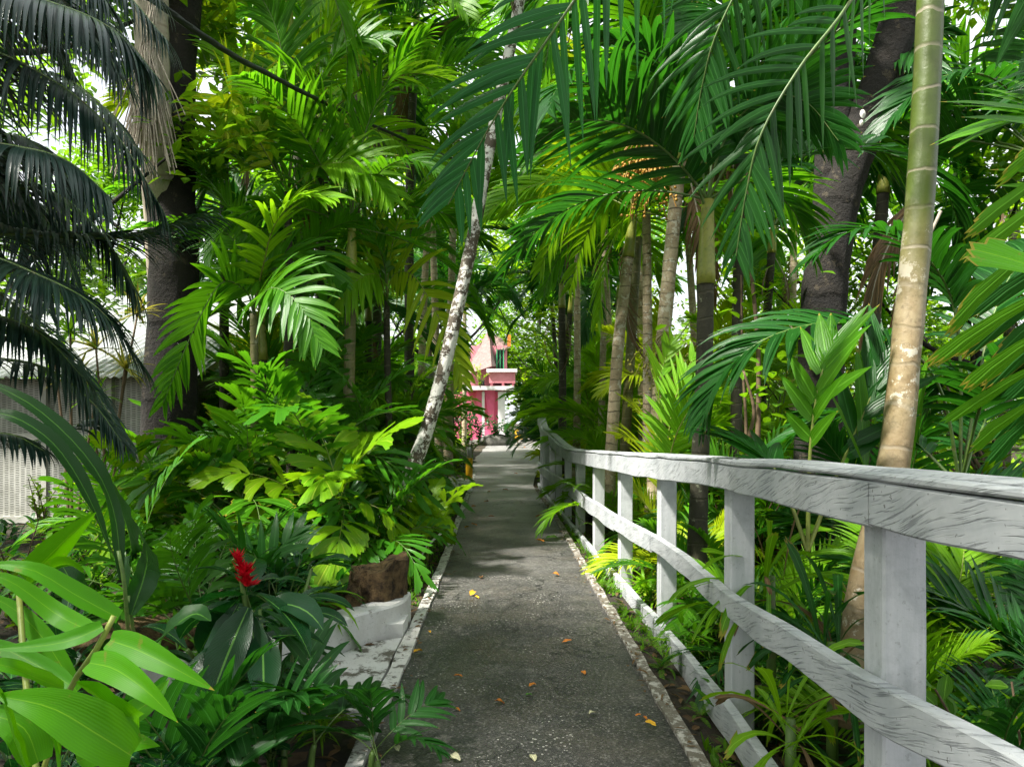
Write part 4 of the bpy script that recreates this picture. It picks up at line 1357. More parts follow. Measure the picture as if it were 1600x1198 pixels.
# ------------------------------------------------------------------ date palm entering beside the camera
dp = thing('date_palm', (-2.9, 3.2, gz(-2.9, 3.2)), 'dark blue green feather palm drooping over the near bed', 'palm')
trunk(dp, [V((-2.9, 3.2, -.2)), V((-2.88, 3.2, 1.0)), V((-2.85, 3.2, 2.1))], .13, .11, 'bark', name='trunk')
cy = [M['cycad'], M['stem']]
HD = dict(W=.0185, a0=70, a1=36, seg=8, fold=.3, jit=3, tipl=.5)
d0 = (-230, 420, 3.2)
DF = [((d0, (-150, 60, 3.1), (-40, -20, 3.0), (90, 8, 2.95), (180, 50, 2.95), (228, 110, 3.0)), 84, .44, 0, 2.9, -12),
      ((d0, (-160, 150, 3.1), (-40, 80, 3.05), (80, 125, 3.0), (180, 210, 3.0), (255, 330, 3.05)), 88, .42, 0, 2.6, -8),
      ((d0, (-150, 270, 3.0), (-60, 225, 2.9), (40, 232, 2.8), (110, 255, 2.8), (168, 305, 2.8)), 72, .38, 0, 2.4, -8),
      ((d0, (-140, 390, 3.2), (0, 366, 3.2), (120, 372, 3.2), (220, 368, 3.25), (318, 340, 3.3)), 94, .36, 0, 1.0, 8),
      ((d0, (-150, 400, 3.0), (-40, 395, 2.9), (60, 430, 2.8), (150, 480, 2.8), (215, 560, 2.85)), 86, .40, 0, 1.5, 4),
      ((d0, (-130, 440, 3.3), (-20, 450, 3.4), (70, 520, 3.4), (140, 600, 3.4), (196, 690, 3.4)), 56, .28, 0, 1.2, 5)]
DF += [(((-140, 560, 3.2), (-20, 560, 3.2), (70, 575, 3.2), (140, 625, 3.2), (190, 690, 3.2)), 40, .26, 0, 1.6, 0), (((20, 700, 3.3), (90, 680, 3.3), (150, 655, 3.3), (200, 690, 3.3)), 24, .18, 0, 1.6, 0),
       (((-120, 700, 3.1), (-40, 680, 3.1), (20, 680, 3.1), (70, 705, 3.1)), 26, .20, 0, 1.6, 0), (((-140, 500, 3.0), (-30, 490, 3.0), (60, 520, 3.0), (130, 590, 3.0)), 50, .32, 0, 1.7, 0)]
rng = random.Random(17)
for k in range(17):
    ex, ey = rng.uniform(-40, 270), rng.uniform(-60, 500)
    yy_ = rng.uniform(3.3, 4.6)
    mx_, my_ = -120 + (ex + 120) * .5, min(ey, 380) - rng.uniform(60, 130)
    DF.append((((-230, 420, 3.4), (-150, 420 + (my_ - 420) * .6, yy_ - .1), (mx_, my_, yy_), (mx_ + (ex - mx_) * .6, my_ + (ey - my_) * .35, yy_), (ex, ey, yy_)), 70, .44, rng.uniform(-10, 10), rng.uniform(1.6, 2.6), -2))
for i, (q, nl, L, ro, dr, v) in enumerate(DF):
    hero(dp, q, cy, nl, L, roll=ro, droop=dr, v=v, seed=200 + i, pet=.14, **HD)

# ------------------------------------------------------------------ hero fronds of the planted side
t = thing('clump_palm', at(395, 700, 8.0), 'palm with a long hanging frond before the dark tree trunk', 'palm')
trunk(t, tp((398, 760, 8.0), (398, 600, 8.0), (396, 490, 8.0)), .05, .04, 'tr_olive', name='trunk')
for i, (q, mm) in enumerate(((((396, 490, 8), (385, 455, 7.8), (350, 440, 7.5), (320, 480, 7.3), (285, 555, 7.2), (255, 630, 7.1)), md), (((396, 490, 8), (405, 440, 8), (440, 400, 8), (490, 400, 8), (530, 440, 8)), md),
                             (((396, 490, 8), (390, 420, 8.2), (360, 370, 8.4), (320, 350, 8.5), (280, 380, 8.5)), md), (((396, 490, 8), (410, 420, 7.8), (430, 350, 7.6), (470, 310, 7.5), (520, 310, 7.4)), br),
                             (((396, 490, 8), (400, 470, 7.4), (430, 450, 7.0), (470, 480, 6.8), (500, 540, 6.7)), md))):
    hero(t, q, mm, 26, .64, .072, seed=300 + i, roll=(60, 35, -40, 30, 50)[i], **HN)
t = thing('clump_palm', at(640, 730, 9.4), 'palm with a bright yellow green frond in front of the leaning trunk', 'palm')
trunk(t, tp((612, 790, 9.6), (606, 600, 9.6), (604, 470, 9.6)), .05, .04, 'tr_dark', name='trunk')
for i, (q, mm) in enumerate(((((604, 470, 9.6), (615, 430, 9.4), (645, 430, 9.1), (680, 485, 8.9), (705, 540, 8.8), (722, 590, 8.8)), yl), (((604, 470, 9.6), (600, 410, 9.5), (575, 360, 9.4), (535, 340, 9.3), (490, 370, 9.2)), md),
                             (((604, 470, 9.6), (610, 400, 9.6), (630, 330, 9.6), (680, 290, 9.5), (730, 320, 9.5)), br), (((604, 470, 9.6), (590, 430, 9.2), (555, 440, 8.9), (520, 490, 8.8)), br), (((604, 470, 9.6), (600, 380, 9.8), (590, 300, 9.9), (560, 240, 10)), yl))):
    hero(t, q, mm, 24, .66, .066, seed=320 + i, roll=(75, -40, 30, -55, 10)[i], **HN)
t = thing('palm_tree', at(470, 760, 8.8), 'palm with broad upright fronds high over the bed', 'palm')
trunk(t, tp((455, 770, 8.8), (452, 500, 8.8), (450, 300, 8.8)), .055, .045, 'tr_dark', name='trunk')
for i, (q, mm) in enumerate(((((450, 300, 8.8), (455, 200, 8.6), (445, 110, 8.4), (430, 40, 8.3), (400, -20, 8.2)), md), (((450, 300, 8.8), (480, 210, 8.8), (500, 130, 8.7), (540, 70, 8.6), (600, 60, 8.5)), md), (((450, 300, 8.8), (465, 200, 9), (500, 90, 9), (528, 10, 9), (545, -60, 9)), br),
                             (((450, 300, 8.8), (410, 230, 8.4), (372, 165, 8.2), (362, 150, 8.0), (378, 200, 7.8)), yl), (((450, 300, 8.8), (420, 240, 8.8), (380, 230, 8.8), (335, 270, 8.8), (310, 330, 8.8)), md), (((450, 300, 8.8), (500, 260, 8.6), (560, 260, 8.4), (610, 310, 8.3)), br),
                             (((450, 300, 8.8), (420, 200, 9), (370, 100, 9), (320, 60, 9), (280, 70, 9)), br))):
    hero(t, q, mm, 28, .74, .08, seed=340 + i, roll=(20, 60, 10, 80, -40, 50, -30)[i], **HN)

# ------------------------------------------------------------------ cable
t = thing('power_cable', at(200, -20, 7), 'twisted black cable strung down across the canopy', 'cable')
for k_ in range(3):
    C = spline(tp((140, -60, 4.2), (245, 5, 4.7), (350, 78, 5.6), (450, 132, 7.2), (560, 186, 9.6), (680, 238, 13), (720, 252, 16)), 90)
    mb = MB()
    mb.tube([p + V((math.cos(i * .5 + k_ * 2.1), 0, math.sin(i * .5 + k_ * 2.1))) * .007 for i, p in enumerate(C)], .017 if k_ else .022, 6)
    mb.build('strand', M['cable'], t)

# ------------------------------------------------------------------ near bed: ginger, banana-like leaves, lime straps
gin = thing('ginger_plant', (-1.12, 3.35, gz(-1.12, 3.35)), 'dark leaved ginger with a red flower spike beside the path', 'ginger')
rng = random.Random(15)
mb, sb = MB(), MB()
tip = at(380, 925, 3.1)
sb.tube(spline([at(400, 1190, 3.2), at(398, 1060, 3.15), tip, at(372, 880, 3.1)], 10), .010, 6)
for px, py, az, el, L, W, dr in ((384, 930, 215, 10, .26, .085, 1.4), (390, 945, 250, -50, .33, .105, .4), (372, 935, 150, -40, .30, .095, .5), (400, 925, 330, -15, .32, .095, 1.1), (384, 925, 100, 35, .26, .08, .9), (374, 940, 200, -62, .27, .09, .3), (392, 960, 300, -55, .26, .08, .4), (398, 1000, 20, 10, .24, .07, .9), (360, 960, 165, 5, .24, .085, 1.6), (405, 950, 350, 20, .26, .085, 1.7), (372, 1000, 230, -20, .25, .085, .8), (410, 985, 290, -35, .27, .09, .5)):
    broad(mb, at(px, py, 3.1), az, el, L * 1.2, W * 1.5, rng, dr, 'oval', 9, .01, .3, .05)
for k_ in range(7):
    a = rng.uniform(0, 6.28)
    b = V((-1.15 + rng.uniform(-.35, .2), 3.35 + rng.uniform(-.1, .5), -.05))
    hh = rng.uniform(.45, .85)
    C = spline([b, b + V((math.cos(a) * .06, math.sin(a) * .06, hh * .6)), b + V((math.cos(a) * .22, math.sin(a) * .22, hh))], 9)
    sb.tube(C, .009, 5)
    for j in range(9):
        p = C[min(8, 2 + j * 6 // 8)]
        broad(mb, p, math.degrees(a) + (90 if j % 2 else -90) + rng.uniform(-40, 40), rng.uniform(-5, 45), .26 * rng.uniform(.8, 1.2), .075, rng, 1.0, 'oval', 7, .01, .3, .05)
mb.build('foliage', M['ginger'], gin)
sb.build('stems', M['stem'], gin)
mb = MB()
ax = spline([at(388, 916, 3.1), at(381, 896, 3.09), at(369, 872, 3.08)], 14)
for i in range(120):
    t_ = (i // 2 * 2) / 119
    p = ax[int(t_ * 13)]
    big = .70 + .30 * math.cos(t_ * 12.566)
    broad(mb, p, i * 137.5, rng.uniform(-15, 25) + 48 * t_, .074 * big * (1 - .25 * t_) * rng.uniform(.75, 1.25), .017, rng, -.8, 'lance', 4, .002, .6, 0)
mb.build('flower_spike', M['red'], gin)

hel = thing('banana_plant', (-1.75, 2.7, gz(-1.75, 2.7)), 'tall plant with long banana-like leaves in the near bed', 'plant')
mb, sb = MB(), MB()
rng = random.Random(4)
def ribleaf(mb, pts, W, roll, seed, wav=.10, seg=16, shape='oval'):
    """A long broad blade along its own midrib."""
    C = spline([at(*q) for q in pts], seg)
    rws = []
    for i, p in enumerate(C):
        T = (C[min(i + 1, seg - 1)] - C[max(i - 1, 0)]).normalized()
        S = T.cross(UP).normalized()
        S = Matrix.Rotation(R(roll), 3, T) @ S
        U = S.cross(T)
        t = i / (seg - 1)
        w = W * .5 * prof(shape, t)
        e1 = w * wav * math.sin(i * 2.3 + seed)
        e2 = w * wav * math.sin(i * 1.9 + seed * 2)
        rws.append([(p - S * w + U * (w * .3 + e1), 0, t), (p - S * w * .5 + U * (w * .2 + e1 * .4), .25, t), (p, .5, t), (p + S * w * .5 + U * (w * .2 + e2 * .4), .75, t), (p + S * w + U * (w * .3 + e2), 1, t)])
    mb.rows(rws)
ribleaf(mb, ((190, 905, 2.7), (178, 800, 2.7), (140, 720, 2.65), (60, 640, 2.6), (-30, 590, 2.6)), .070, -50, 1)
ribleaf(mb, ((172, 860, 2.6), (140, 780, 2.55), (90, 700, 2.5), (30, 655, 2.45), (-30, 640, 2.45)), .064, -50, 2)
ribleaf(mb, ((200, 930, 2.8), (205, 860, 2.8), (190, 800, 2.8), (160, 740, 2.8)), .13, 40, 3)
ribleaf(mb, ((205, 960, 2.75), (225, 900, 2.8), (228, 860, 2.9), (205, 810, 3.0)), .12, 60, 4)
ribleaf(mb, ((200, 1010, 2.7), (160, 960, 2.6), (120, 920, 2.5), (90, 870, 2.5)), .11, -40, 5)
ribleaf(mb, ((215, 1050, 2.7), (250, 1000, 2.6), (300, 960, 2.6), (330, 970, 2.6)), .11, 20, 6)
mb.build('foliage', M['helic'], hel)
for q in ((((205, 1200, 2.75), (203, 1050, 2.75), (195, 920, 2.7), (185, 860, 2.7))), (((210, 1200, 2.8), (215, 1050, 2.8), (200, 930, 2.75)))):
    sb.tube(spline([at(*z) for z in q], 10), .008, 6)
sb.build('stems', M['stem'], hel)

lim = thing('bamboo_plant', (-.95, 1.05, gz(-.95, 1.05)), 'glossy lime green strap leaves close in the near corner', 'plant')
mb, sb = MB(), MB()
S0 = (105, 1075, 1.12)
for pts, W, ro in ((((172, 1000, 1.1), (215, 1015, 1.08), (270, 1042, 1.06), (335, 1078, 1.05)), .042, 55),
                   (((140, 1035, 1.1), (180, 1045, 1.06), (230, 1080, 1.03), (278, 1128, 1.02)), .042, 55),
                   (((160, 978, 1.12), (110, 1000, 1.1), (50, 1010, 1.1), (-20, 1014, 1.1)), .028, -50),
                   (((185, 965, 1.15), (120, 930, 1.12), (50, 890, 1.1), (-30, 880, 1.1)), .036, -50),
                   (((150, 990, 1.15), (90, 960, 1.2), (20, 910, 1.2), (-40, 890, 1.2)), .034, -50),
                   (((110, 1070, 1.15), (60, 1040, 1.18), (0, 1010, 1.2), (-60, 990, 1.2)), .033, -50),
                   (((100, 1075, 1.1), (60, 1060, 1.05), (10, 1040, 1.0), (-40, 1035, 1.0)), .033, -50),
                   (((130, 895, 1.3), (100, 880, 1.3), (60, 900, 1.3), (20, 935, 1.3)), .035, 40),
                   (((40, 905, 1.3), (75, 870, 1.3), (110, 835, 1.3), (150, 800, 1.3)), .050, -60),
                   (((205, 1180, 1.0), (150, 1145, .97), (80, 1105, .95), (-10, 1085, .95)), .072, -60),
                   (((200, 1170, 1.02), (185, 1130, 1.0), (150, 1085, 1.0), (118, 1065, 1.0)), .062, 60),
                   (((120, 1080, 1.25), (70, 1000, 1.28), (20, 950, 1.3), (-40, 920, 1.3)), .036, -50),
                   (((165, 1150, 1.15), (200, 1120, 1.15), (240, 1090, 1.18), (265, 1060, 1.2)), .040, 50),
                   (((120, 1190, 1.05), (170, 1170, 1.1), (215, 1160, 1.12), (250, 1165, 1.15)), .040, 50),
                   (((60, 1190, 1.0), (40, 1140, 1.0), (0, 1120, 1.0), (-40, 1120, 1.0)), .05, -50),
                   (((40, 1200, .95), (20, 1150, .95), (5, 1100, .95), (-10, 1060, .95)), .04, 30),
                   (((90, 1200, 1.0), (80, 1150, 1.0), (40, 1100, 1.0), (-20, 1090, 1.0)), .04, 30)):
    ribleaf(mb, pts, W, ro, len(mb.v), wav=.06, seg=12, shape='lance' if W < .08 else 'oval')
mb.build('foliage', M['lime'], lim)
sb.tube(spline([at(60, 1230, 1.1), at(105, 1085, 1.12), at(150, 1015, 1.12), at(178, 962, 1.13)], 10), .0045, 6)
sb.tube(spline([at(60, 1230, 1.1), at(40, 1060, 1.2), at(30, 930, 1.3)], 10), .005, 6)
sb.build('stems', M['stemy'], lim)
#@@MORE
# ------------------------------------------------------------------ clumps filling the planted side
CL = [  # label, px, py(base), Y, species, fronds, scale, stems, stem height
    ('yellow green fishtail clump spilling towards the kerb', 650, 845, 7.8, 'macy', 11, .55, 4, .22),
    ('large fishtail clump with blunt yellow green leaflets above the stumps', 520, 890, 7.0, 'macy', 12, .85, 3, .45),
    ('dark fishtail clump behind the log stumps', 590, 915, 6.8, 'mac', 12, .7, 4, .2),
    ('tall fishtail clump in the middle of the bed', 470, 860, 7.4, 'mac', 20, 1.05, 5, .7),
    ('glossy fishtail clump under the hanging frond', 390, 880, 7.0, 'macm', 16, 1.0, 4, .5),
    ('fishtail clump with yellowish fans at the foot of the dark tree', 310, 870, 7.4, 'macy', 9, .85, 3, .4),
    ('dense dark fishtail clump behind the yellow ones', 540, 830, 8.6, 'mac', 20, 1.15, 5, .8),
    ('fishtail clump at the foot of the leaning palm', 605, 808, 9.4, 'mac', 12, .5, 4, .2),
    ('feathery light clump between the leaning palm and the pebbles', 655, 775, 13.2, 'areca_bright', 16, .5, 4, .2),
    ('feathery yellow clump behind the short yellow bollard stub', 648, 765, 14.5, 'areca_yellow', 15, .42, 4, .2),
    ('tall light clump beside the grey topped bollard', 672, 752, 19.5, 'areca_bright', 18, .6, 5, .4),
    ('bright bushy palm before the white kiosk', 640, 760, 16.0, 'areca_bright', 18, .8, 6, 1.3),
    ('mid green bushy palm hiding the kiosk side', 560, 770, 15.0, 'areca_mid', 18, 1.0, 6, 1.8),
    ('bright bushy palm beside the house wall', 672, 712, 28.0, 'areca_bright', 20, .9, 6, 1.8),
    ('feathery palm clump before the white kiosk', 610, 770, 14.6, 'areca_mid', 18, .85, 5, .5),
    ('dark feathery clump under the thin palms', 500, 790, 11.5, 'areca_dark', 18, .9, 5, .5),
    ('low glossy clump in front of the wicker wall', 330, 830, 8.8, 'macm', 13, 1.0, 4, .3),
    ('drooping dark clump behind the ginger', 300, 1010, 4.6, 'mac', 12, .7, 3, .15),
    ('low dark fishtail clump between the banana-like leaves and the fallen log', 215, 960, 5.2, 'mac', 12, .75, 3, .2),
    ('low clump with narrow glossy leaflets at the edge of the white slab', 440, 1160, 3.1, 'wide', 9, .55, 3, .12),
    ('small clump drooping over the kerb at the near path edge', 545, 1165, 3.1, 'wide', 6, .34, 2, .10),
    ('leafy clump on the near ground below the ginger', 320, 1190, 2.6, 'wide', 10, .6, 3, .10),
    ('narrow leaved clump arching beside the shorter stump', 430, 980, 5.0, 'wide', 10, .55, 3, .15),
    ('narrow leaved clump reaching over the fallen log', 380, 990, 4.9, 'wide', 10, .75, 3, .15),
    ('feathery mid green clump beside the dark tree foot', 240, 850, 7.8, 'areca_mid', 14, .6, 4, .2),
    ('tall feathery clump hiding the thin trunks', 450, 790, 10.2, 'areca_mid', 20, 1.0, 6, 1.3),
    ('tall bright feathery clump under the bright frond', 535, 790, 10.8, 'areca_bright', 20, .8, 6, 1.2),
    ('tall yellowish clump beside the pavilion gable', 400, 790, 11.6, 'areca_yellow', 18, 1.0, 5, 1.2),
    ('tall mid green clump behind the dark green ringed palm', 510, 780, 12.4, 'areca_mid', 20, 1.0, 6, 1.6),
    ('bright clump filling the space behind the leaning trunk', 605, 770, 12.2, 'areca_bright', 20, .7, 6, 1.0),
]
for i, (lab, px, py, Y, sp, n, sc, st, sh) in enumerate(CL):
    p = at(px, py, Y)
    clump(lab, (p.x, p.y, gz(p.x, p.y)), sp, n, 400 + i, sc, st, stem_h=sh, classes=(0, 1, 1, 2, 2, 3, 3), sm='stemy' if sp[-1] == 'y' else 'stem')

CR = [  # behind the fence
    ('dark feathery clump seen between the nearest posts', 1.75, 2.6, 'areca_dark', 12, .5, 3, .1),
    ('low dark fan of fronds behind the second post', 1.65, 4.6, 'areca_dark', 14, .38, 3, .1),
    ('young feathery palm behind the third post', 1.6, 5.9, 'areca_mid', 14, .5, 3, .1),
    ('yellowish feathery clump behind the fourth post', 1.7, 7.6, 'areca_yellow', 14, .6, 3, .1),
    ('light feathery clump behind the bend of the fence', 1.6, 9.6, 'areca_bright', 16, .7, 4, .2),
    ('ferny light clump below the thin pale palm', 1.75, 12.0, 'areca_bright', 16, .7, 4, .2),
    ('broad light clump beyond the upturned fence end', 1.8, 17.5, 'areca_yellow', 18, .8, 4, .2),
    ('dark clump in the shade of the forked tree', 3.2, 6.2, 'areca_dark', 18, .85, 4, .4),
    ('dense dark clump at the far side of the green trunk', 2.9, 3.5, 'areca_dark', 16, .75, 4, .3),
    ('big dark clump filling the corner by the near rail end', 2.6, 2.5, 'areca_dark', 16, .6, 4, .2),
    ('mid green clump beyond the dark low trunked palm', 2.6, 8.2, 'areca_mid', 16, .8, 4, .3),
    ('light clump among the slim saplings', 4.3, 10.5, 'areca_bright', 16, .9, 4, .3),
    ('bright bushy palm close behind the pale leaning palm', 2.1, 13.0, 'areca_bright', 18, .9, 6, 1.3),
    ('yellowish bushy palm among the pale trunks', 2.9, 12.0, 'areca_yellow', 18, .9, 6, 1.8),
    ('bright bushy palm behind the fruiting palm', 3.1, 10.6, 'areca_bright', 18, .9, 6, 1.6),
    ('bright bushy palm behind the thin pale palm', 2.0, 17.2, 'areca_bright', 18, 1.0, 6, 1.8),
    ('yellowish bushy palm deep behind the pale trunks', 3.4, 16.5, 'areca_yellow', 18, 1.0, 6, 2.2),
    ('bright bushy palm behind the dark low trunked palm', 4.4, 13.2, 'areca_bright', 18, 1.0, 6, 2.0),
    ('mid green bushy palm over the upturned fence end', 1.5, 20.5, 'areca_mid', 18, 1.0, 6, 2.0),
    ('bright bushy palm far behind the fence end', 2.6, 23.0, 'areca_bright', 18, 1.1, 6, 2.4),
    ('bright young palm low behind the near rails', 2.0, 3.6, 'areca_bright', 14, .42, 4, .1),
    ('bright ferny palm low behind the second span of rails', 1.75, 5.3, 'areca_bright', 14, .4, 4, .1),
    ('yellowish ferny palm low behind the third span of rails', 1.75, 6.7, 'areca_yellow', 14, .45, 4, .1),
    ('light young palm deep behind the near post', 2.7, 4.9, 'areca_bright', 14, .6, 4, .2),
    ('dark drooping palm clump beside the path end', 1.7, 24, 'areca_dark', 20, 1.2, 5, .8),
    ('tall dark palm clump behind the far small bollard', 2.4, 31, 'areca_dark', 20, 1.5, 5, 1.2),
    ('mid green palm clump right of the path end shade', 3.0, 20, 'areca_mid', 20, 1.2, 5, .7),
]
for i, (lab, x, y, sp, n, sc, st, sh) in enumerate(CR):
    lab = lab.replace('right of', 'beside')
    clump(lab, (x, y, gz(x, y)), sp, n, 500 + i, sc, st, stem_h=sh, classes=(0, 1, 1, 2, 2, 3), sm='stem')

# ------------------------------------------------------------------ shrubs
SH = {
    'glossy': [shrub_mesh(s, .75, 9, 14, .15, .062, .42, (M['ginger'], M['stem'])) for s in (1, 2, 3)],
    'light': [shrub_mesh(s, 1.0, 10, 20, .11, .055, .5, (M['shruby'], M['twig'])) for s in (4, 5)],
    'green': [shrub_mesh(s, 1.0, 11, 22, .12, .055, .55, (M['shrub'], M['twig'])) for s in (6, 7)],
    'low': [shrub_mesh(s, .34, 12, 10, .10, .032, .34, (M['mid'], M['stem']), 'lance') for s in (8, 9)],
    'strap': [shrub_mesh(s, .25, 7, 12, .42, .03, .12, (M['bright'], M['stem']), 'lance', 'grassy', 1.5, seg=6) for s in (10, 11)],
    'varieg': [shrub_mesh(s, 1.1, 3, 3, .1, .03, .3, (M['varieg'], M['twig']), 'lance', lo=.8) for s in (12,)],
    'big': [shrub_mesh(s, 1.6, 9, 18, .20, .10, .7, (M['shrub'], M['twig'])) for s in (13, 14)],
}
rng = random.Random(66)
SL = [
    ('light', 'pale leaved shrub glowing before the wicker wall', at(70, 850, 8.4), .8),
    ('light', 'pale shrub at the foot of the wicker wall under the banana-like leaves', at(140, 850, 8.2), .75),
    ('green', 'rounded green shrub beside the dark tree foot', at(205, 860, 8.0), .8),
    ('low', 'low narrow leaved plant behind the banana-like leaves', at(130, 960, 5.4), 1.3),
    ('low', 'low narrow leaved plant in front of the fallen log', at(300, 1030, 4.0), 1.2),
    ('glossy', 'glossy ginger clump behind the red flower', at(440, 985, 4.7), .85),
    ('glossy', 'glossy dark ginger clump in front of the white slab', at(420, 1170, 3.2), .55),
    ('glossy', 'dark ginger clump behind the lime strap leaves', at(250, 1150, 2.4), .62),
    ('glossy', 'dark ginger clump below the banana-like leaves', at(110, 1080, 2.6), .7),
    ('glossy', 'low leafy plant on the soil under the ginger', at(330, 1190, 2.9), .4),
    ('glossy', 'dark ginger clump at the near corner behind the lime straps', at(30, 1000, 2.3), .75),
    ('glossy', 'dark ginger clump close below the lime straps', at(150, 1250, 1.7), .6),
    ('glossy', 'dark ginger clump under the banana-like leaf tips', at(40, 930, 3.2), .9),
    ('light', 'pale leaved shrub between the wicker wall and the lime straps', at(30, 900, 5.2), .75),
    ('green', 'green shrub low behind the banana-like leaves', at(100, 900, 5.6), .7),
    ('strap', 'grassy tuft at the corner of the white slab', at(500, 1120, 3.5), .5),
    ('strap', 'arching grassy tuft between the stumps and the red flower', at(480, 960, 4.9), 1.0),
    ('low', 'low plant between the stump and the kerb', at(650, 905, 6.6), .5),
    ('green', 'green shrub before the pink house wall', at(722, 690, 36), 1.2),
    ('glossy', 'dark leaved shrub before the white column of the house', at(771, 690, 38), 2.0),
    ('glossy', 'dark leaved shrub hiding the foot of the pink wall', at(728, 690, 37.5), 2.9),
    ('glossy', 'dark leaved shrub before the flared pink panels', at(750, 690, 38.5), 2.1),
    ('glossy', 'dark leaved shrub beside the far small bollard', at(794, 690, 38), 1.7),
    ('light', 'light shrub left standing over the pebbles', at(716, 740, 19), .8),
    ('green', 'green shrub spilling onto the widened path', at(735, 712, 25), .9),
    ('light', 'light bushy shrub against the house balcony', at(750, 604, 42.5), 1.2),
    ('light', 'light round shrub behind the upturned fence end', at(900, 720, 19), 1.3),
    ('big', 'round leaved shrub behind the slim saplings', at(1150, 740, 8.6), 1.0),
    ('big', 'tall round leaved shrub between the saplings and the forked tree', at(1215, 740, 9.6), 1.25),
    ('big', 'round leaved shrub low beside the forked tree', at(1180, 760, 7.6), .75),
    ('light', 'light shrub in the sunlit gap behind the fence', at(1120, 740, 10.5), 1.5),
    ('light', 'tall light shrub beyond the saplings', at(1200, 720, 12.5), 2.0),
    ('big', 'oval leaved shrub by the near post', V((1.72, 2.45, -.3)), .52),
    ('big', 'oval leaved shrub under the near rail end', V((1.45, 1.62, -.3)), .42),
    ('low', 'low plant at the fence foot by the second post', V((1.32, 3.9, -.25)), 1.0),
    ('low', 'low plant behind the bottom rail near the third post', V((1.35, 5.0, -.25)), 1.1),
    ('strap', 'grassy tuft growing through the bottom rail', V((1.18, 5.0, -.2)), .6),
    ('strap', 'grassy tuft behind the fourth post', V((1.25, 6.6, -.2)), .8),
]
for i, (k, lab, p, sc) in enumerate(SL):
    lab = lab.replace(' left standing', ' standing')
    z = gz(p.x, p.y) if 'balcony' not in lab else p.z
    plant(SH[k][i % len(SH[k])], lab, (p.x, p.y, z), rng.uniform(0, 360), sc)

# bright bushes that close the view under the canopy
rng = random.Random(44)
BB = [('light bush behind the slim saplings', 3.6, 11.5, 2.0), ('light bush beyond the pale leaning palm', 2.8, 14.5, 1.9), ('light bush beyond the thin pale palm', 2.3, 19.5, 1.9), ('light bush under the far palms by the fence end', 3.6, 24, 2.6),
      ('light bush behind the forked tree', 4.6, 8.9, 2.2), ('light bush beyond the green ringed trunk', 5.6, 8.2, 2.2), ('light bush in the gap between the saplings and fork', 5.2, 12.5, 2.6), ('light bush far beyond the saplings', 7.0, 17, 3.2),
      ('light bush beside the white kiosk', -1.9, 20.5, 1.8), ('light bush behind the kiosk', -4.5, 23, 2.6), ('light bush behind the pavilion corner', -4.0, 14.8, 2.0), ('light bush beyond the pavilion end', -3.0, 16.5, 2.0),
      ('light bush before the house side', -3.4, 36, 2.8), ('light bush beyond the bollard at the house', 2.4, 40, 2.8), ('light bush deep beyond the fence', 9.0, 14, 3.0), ('light bush behind the near rail end', 6.5, 6.2, 2.4), ('bushy green shrub beyond the white column of the house', .9, 46.5, 4.4), ('bushy light shrub past the far small bollard', 2.3, 44.5, 3.8)]
for i, (lab, x, y, sc) in enumerate(BB):
    plant(SH[('light', 'big')[i % 2]][i // 2 % 2], lab, (x, y, gz(x, y)), rng.uniform(0, 360), sc * (1 if i % 2 == 0 else .75))

# striped yellow rosettes on thin stems before the pavilion roof
rng = random.Random(21)
for lab, q, top in (('slender dracaena with striped yellow rosettes before the white roof', (170, 800, 7.6), ((195, 575, 7.6), (150, 545, 7.6), (215, 490, 7.7), (120, 590, 7.5))),
                    ('thin dracaena with green rosettes beside the striped one', (112, 800, 7.4), ((85, 560, 7.4), (150, 620, 7.3), (110, 520, 7.4)))):
    p = at(*q)
    t = thing('dracaena', (p.x, p.y, gz(p.x, p.y)), lab, 'plant')
    fo, st = MB(), MB()
    for tpz in top:
        e = at(*tpz)
        st.tube(spline([V((p.x, p.y, gz(p.x, p.y) - .1)), V((p.x * .6 + e.x * .4, p.y, e.z * .55)), e], 12), [.022 - .001 * i for i in range(12)], 6)
        for i in range(26):
            broad(fo, e, rng.uniform(0, 360), rng.uniform(-25, 75), rng.uniform(.22, .36), .035, rng, .7, 'lance', 6)
    fo.build('foliage', M['varieg' if 'striped' in lab[:40] else 'shrub'], t)
    st.build('stems', M['twig'], t)

# slim saplings
for lab, q, lo in (('slim bare sapling stem rising behind the rail', ((1182, 770, 7.2), (1185, 560, 7.2), (1172, 400, 7.2), (1166, 250, 7.2)), .028),
                   ('thinner brown sapling beside the slim bare one', ((1168, 770, 7.5), (1165, 650, 7.5), (1160, 560, 7.5), (1158, 430, 7.6)), .02),
                   ('forked brown sapling in front of the light shrubs', ((1172, 775, 6.9), (1170, 690, 6.9), (1178, 640, 6.9), (1162, 580, 6.9)), .026)):
    root = thing('sapling', at(*q[0]), lab, 'sapling')
    C = spline([at(*z) for z in q], 18)
    mb, fo = MB(), MB()
    mb.tube(C, [lo * (1 - .035 * i) for i in range(18)], 7)
    for i in range(50):
        p = C[rng.randrange(9, 18)]
        broad(fo, p + V((rng.gauss(0, .28), rng.gauss(0, .28), rng.gauss(.1, .25))), rng.uniform(0, 360), rng.uniform(-30, 40), .15, .085, rng, .4, 'oval', 3)
    mb.build('trunk', M['twig'], root)
    fo.build('foliage', M['shrub'], root)

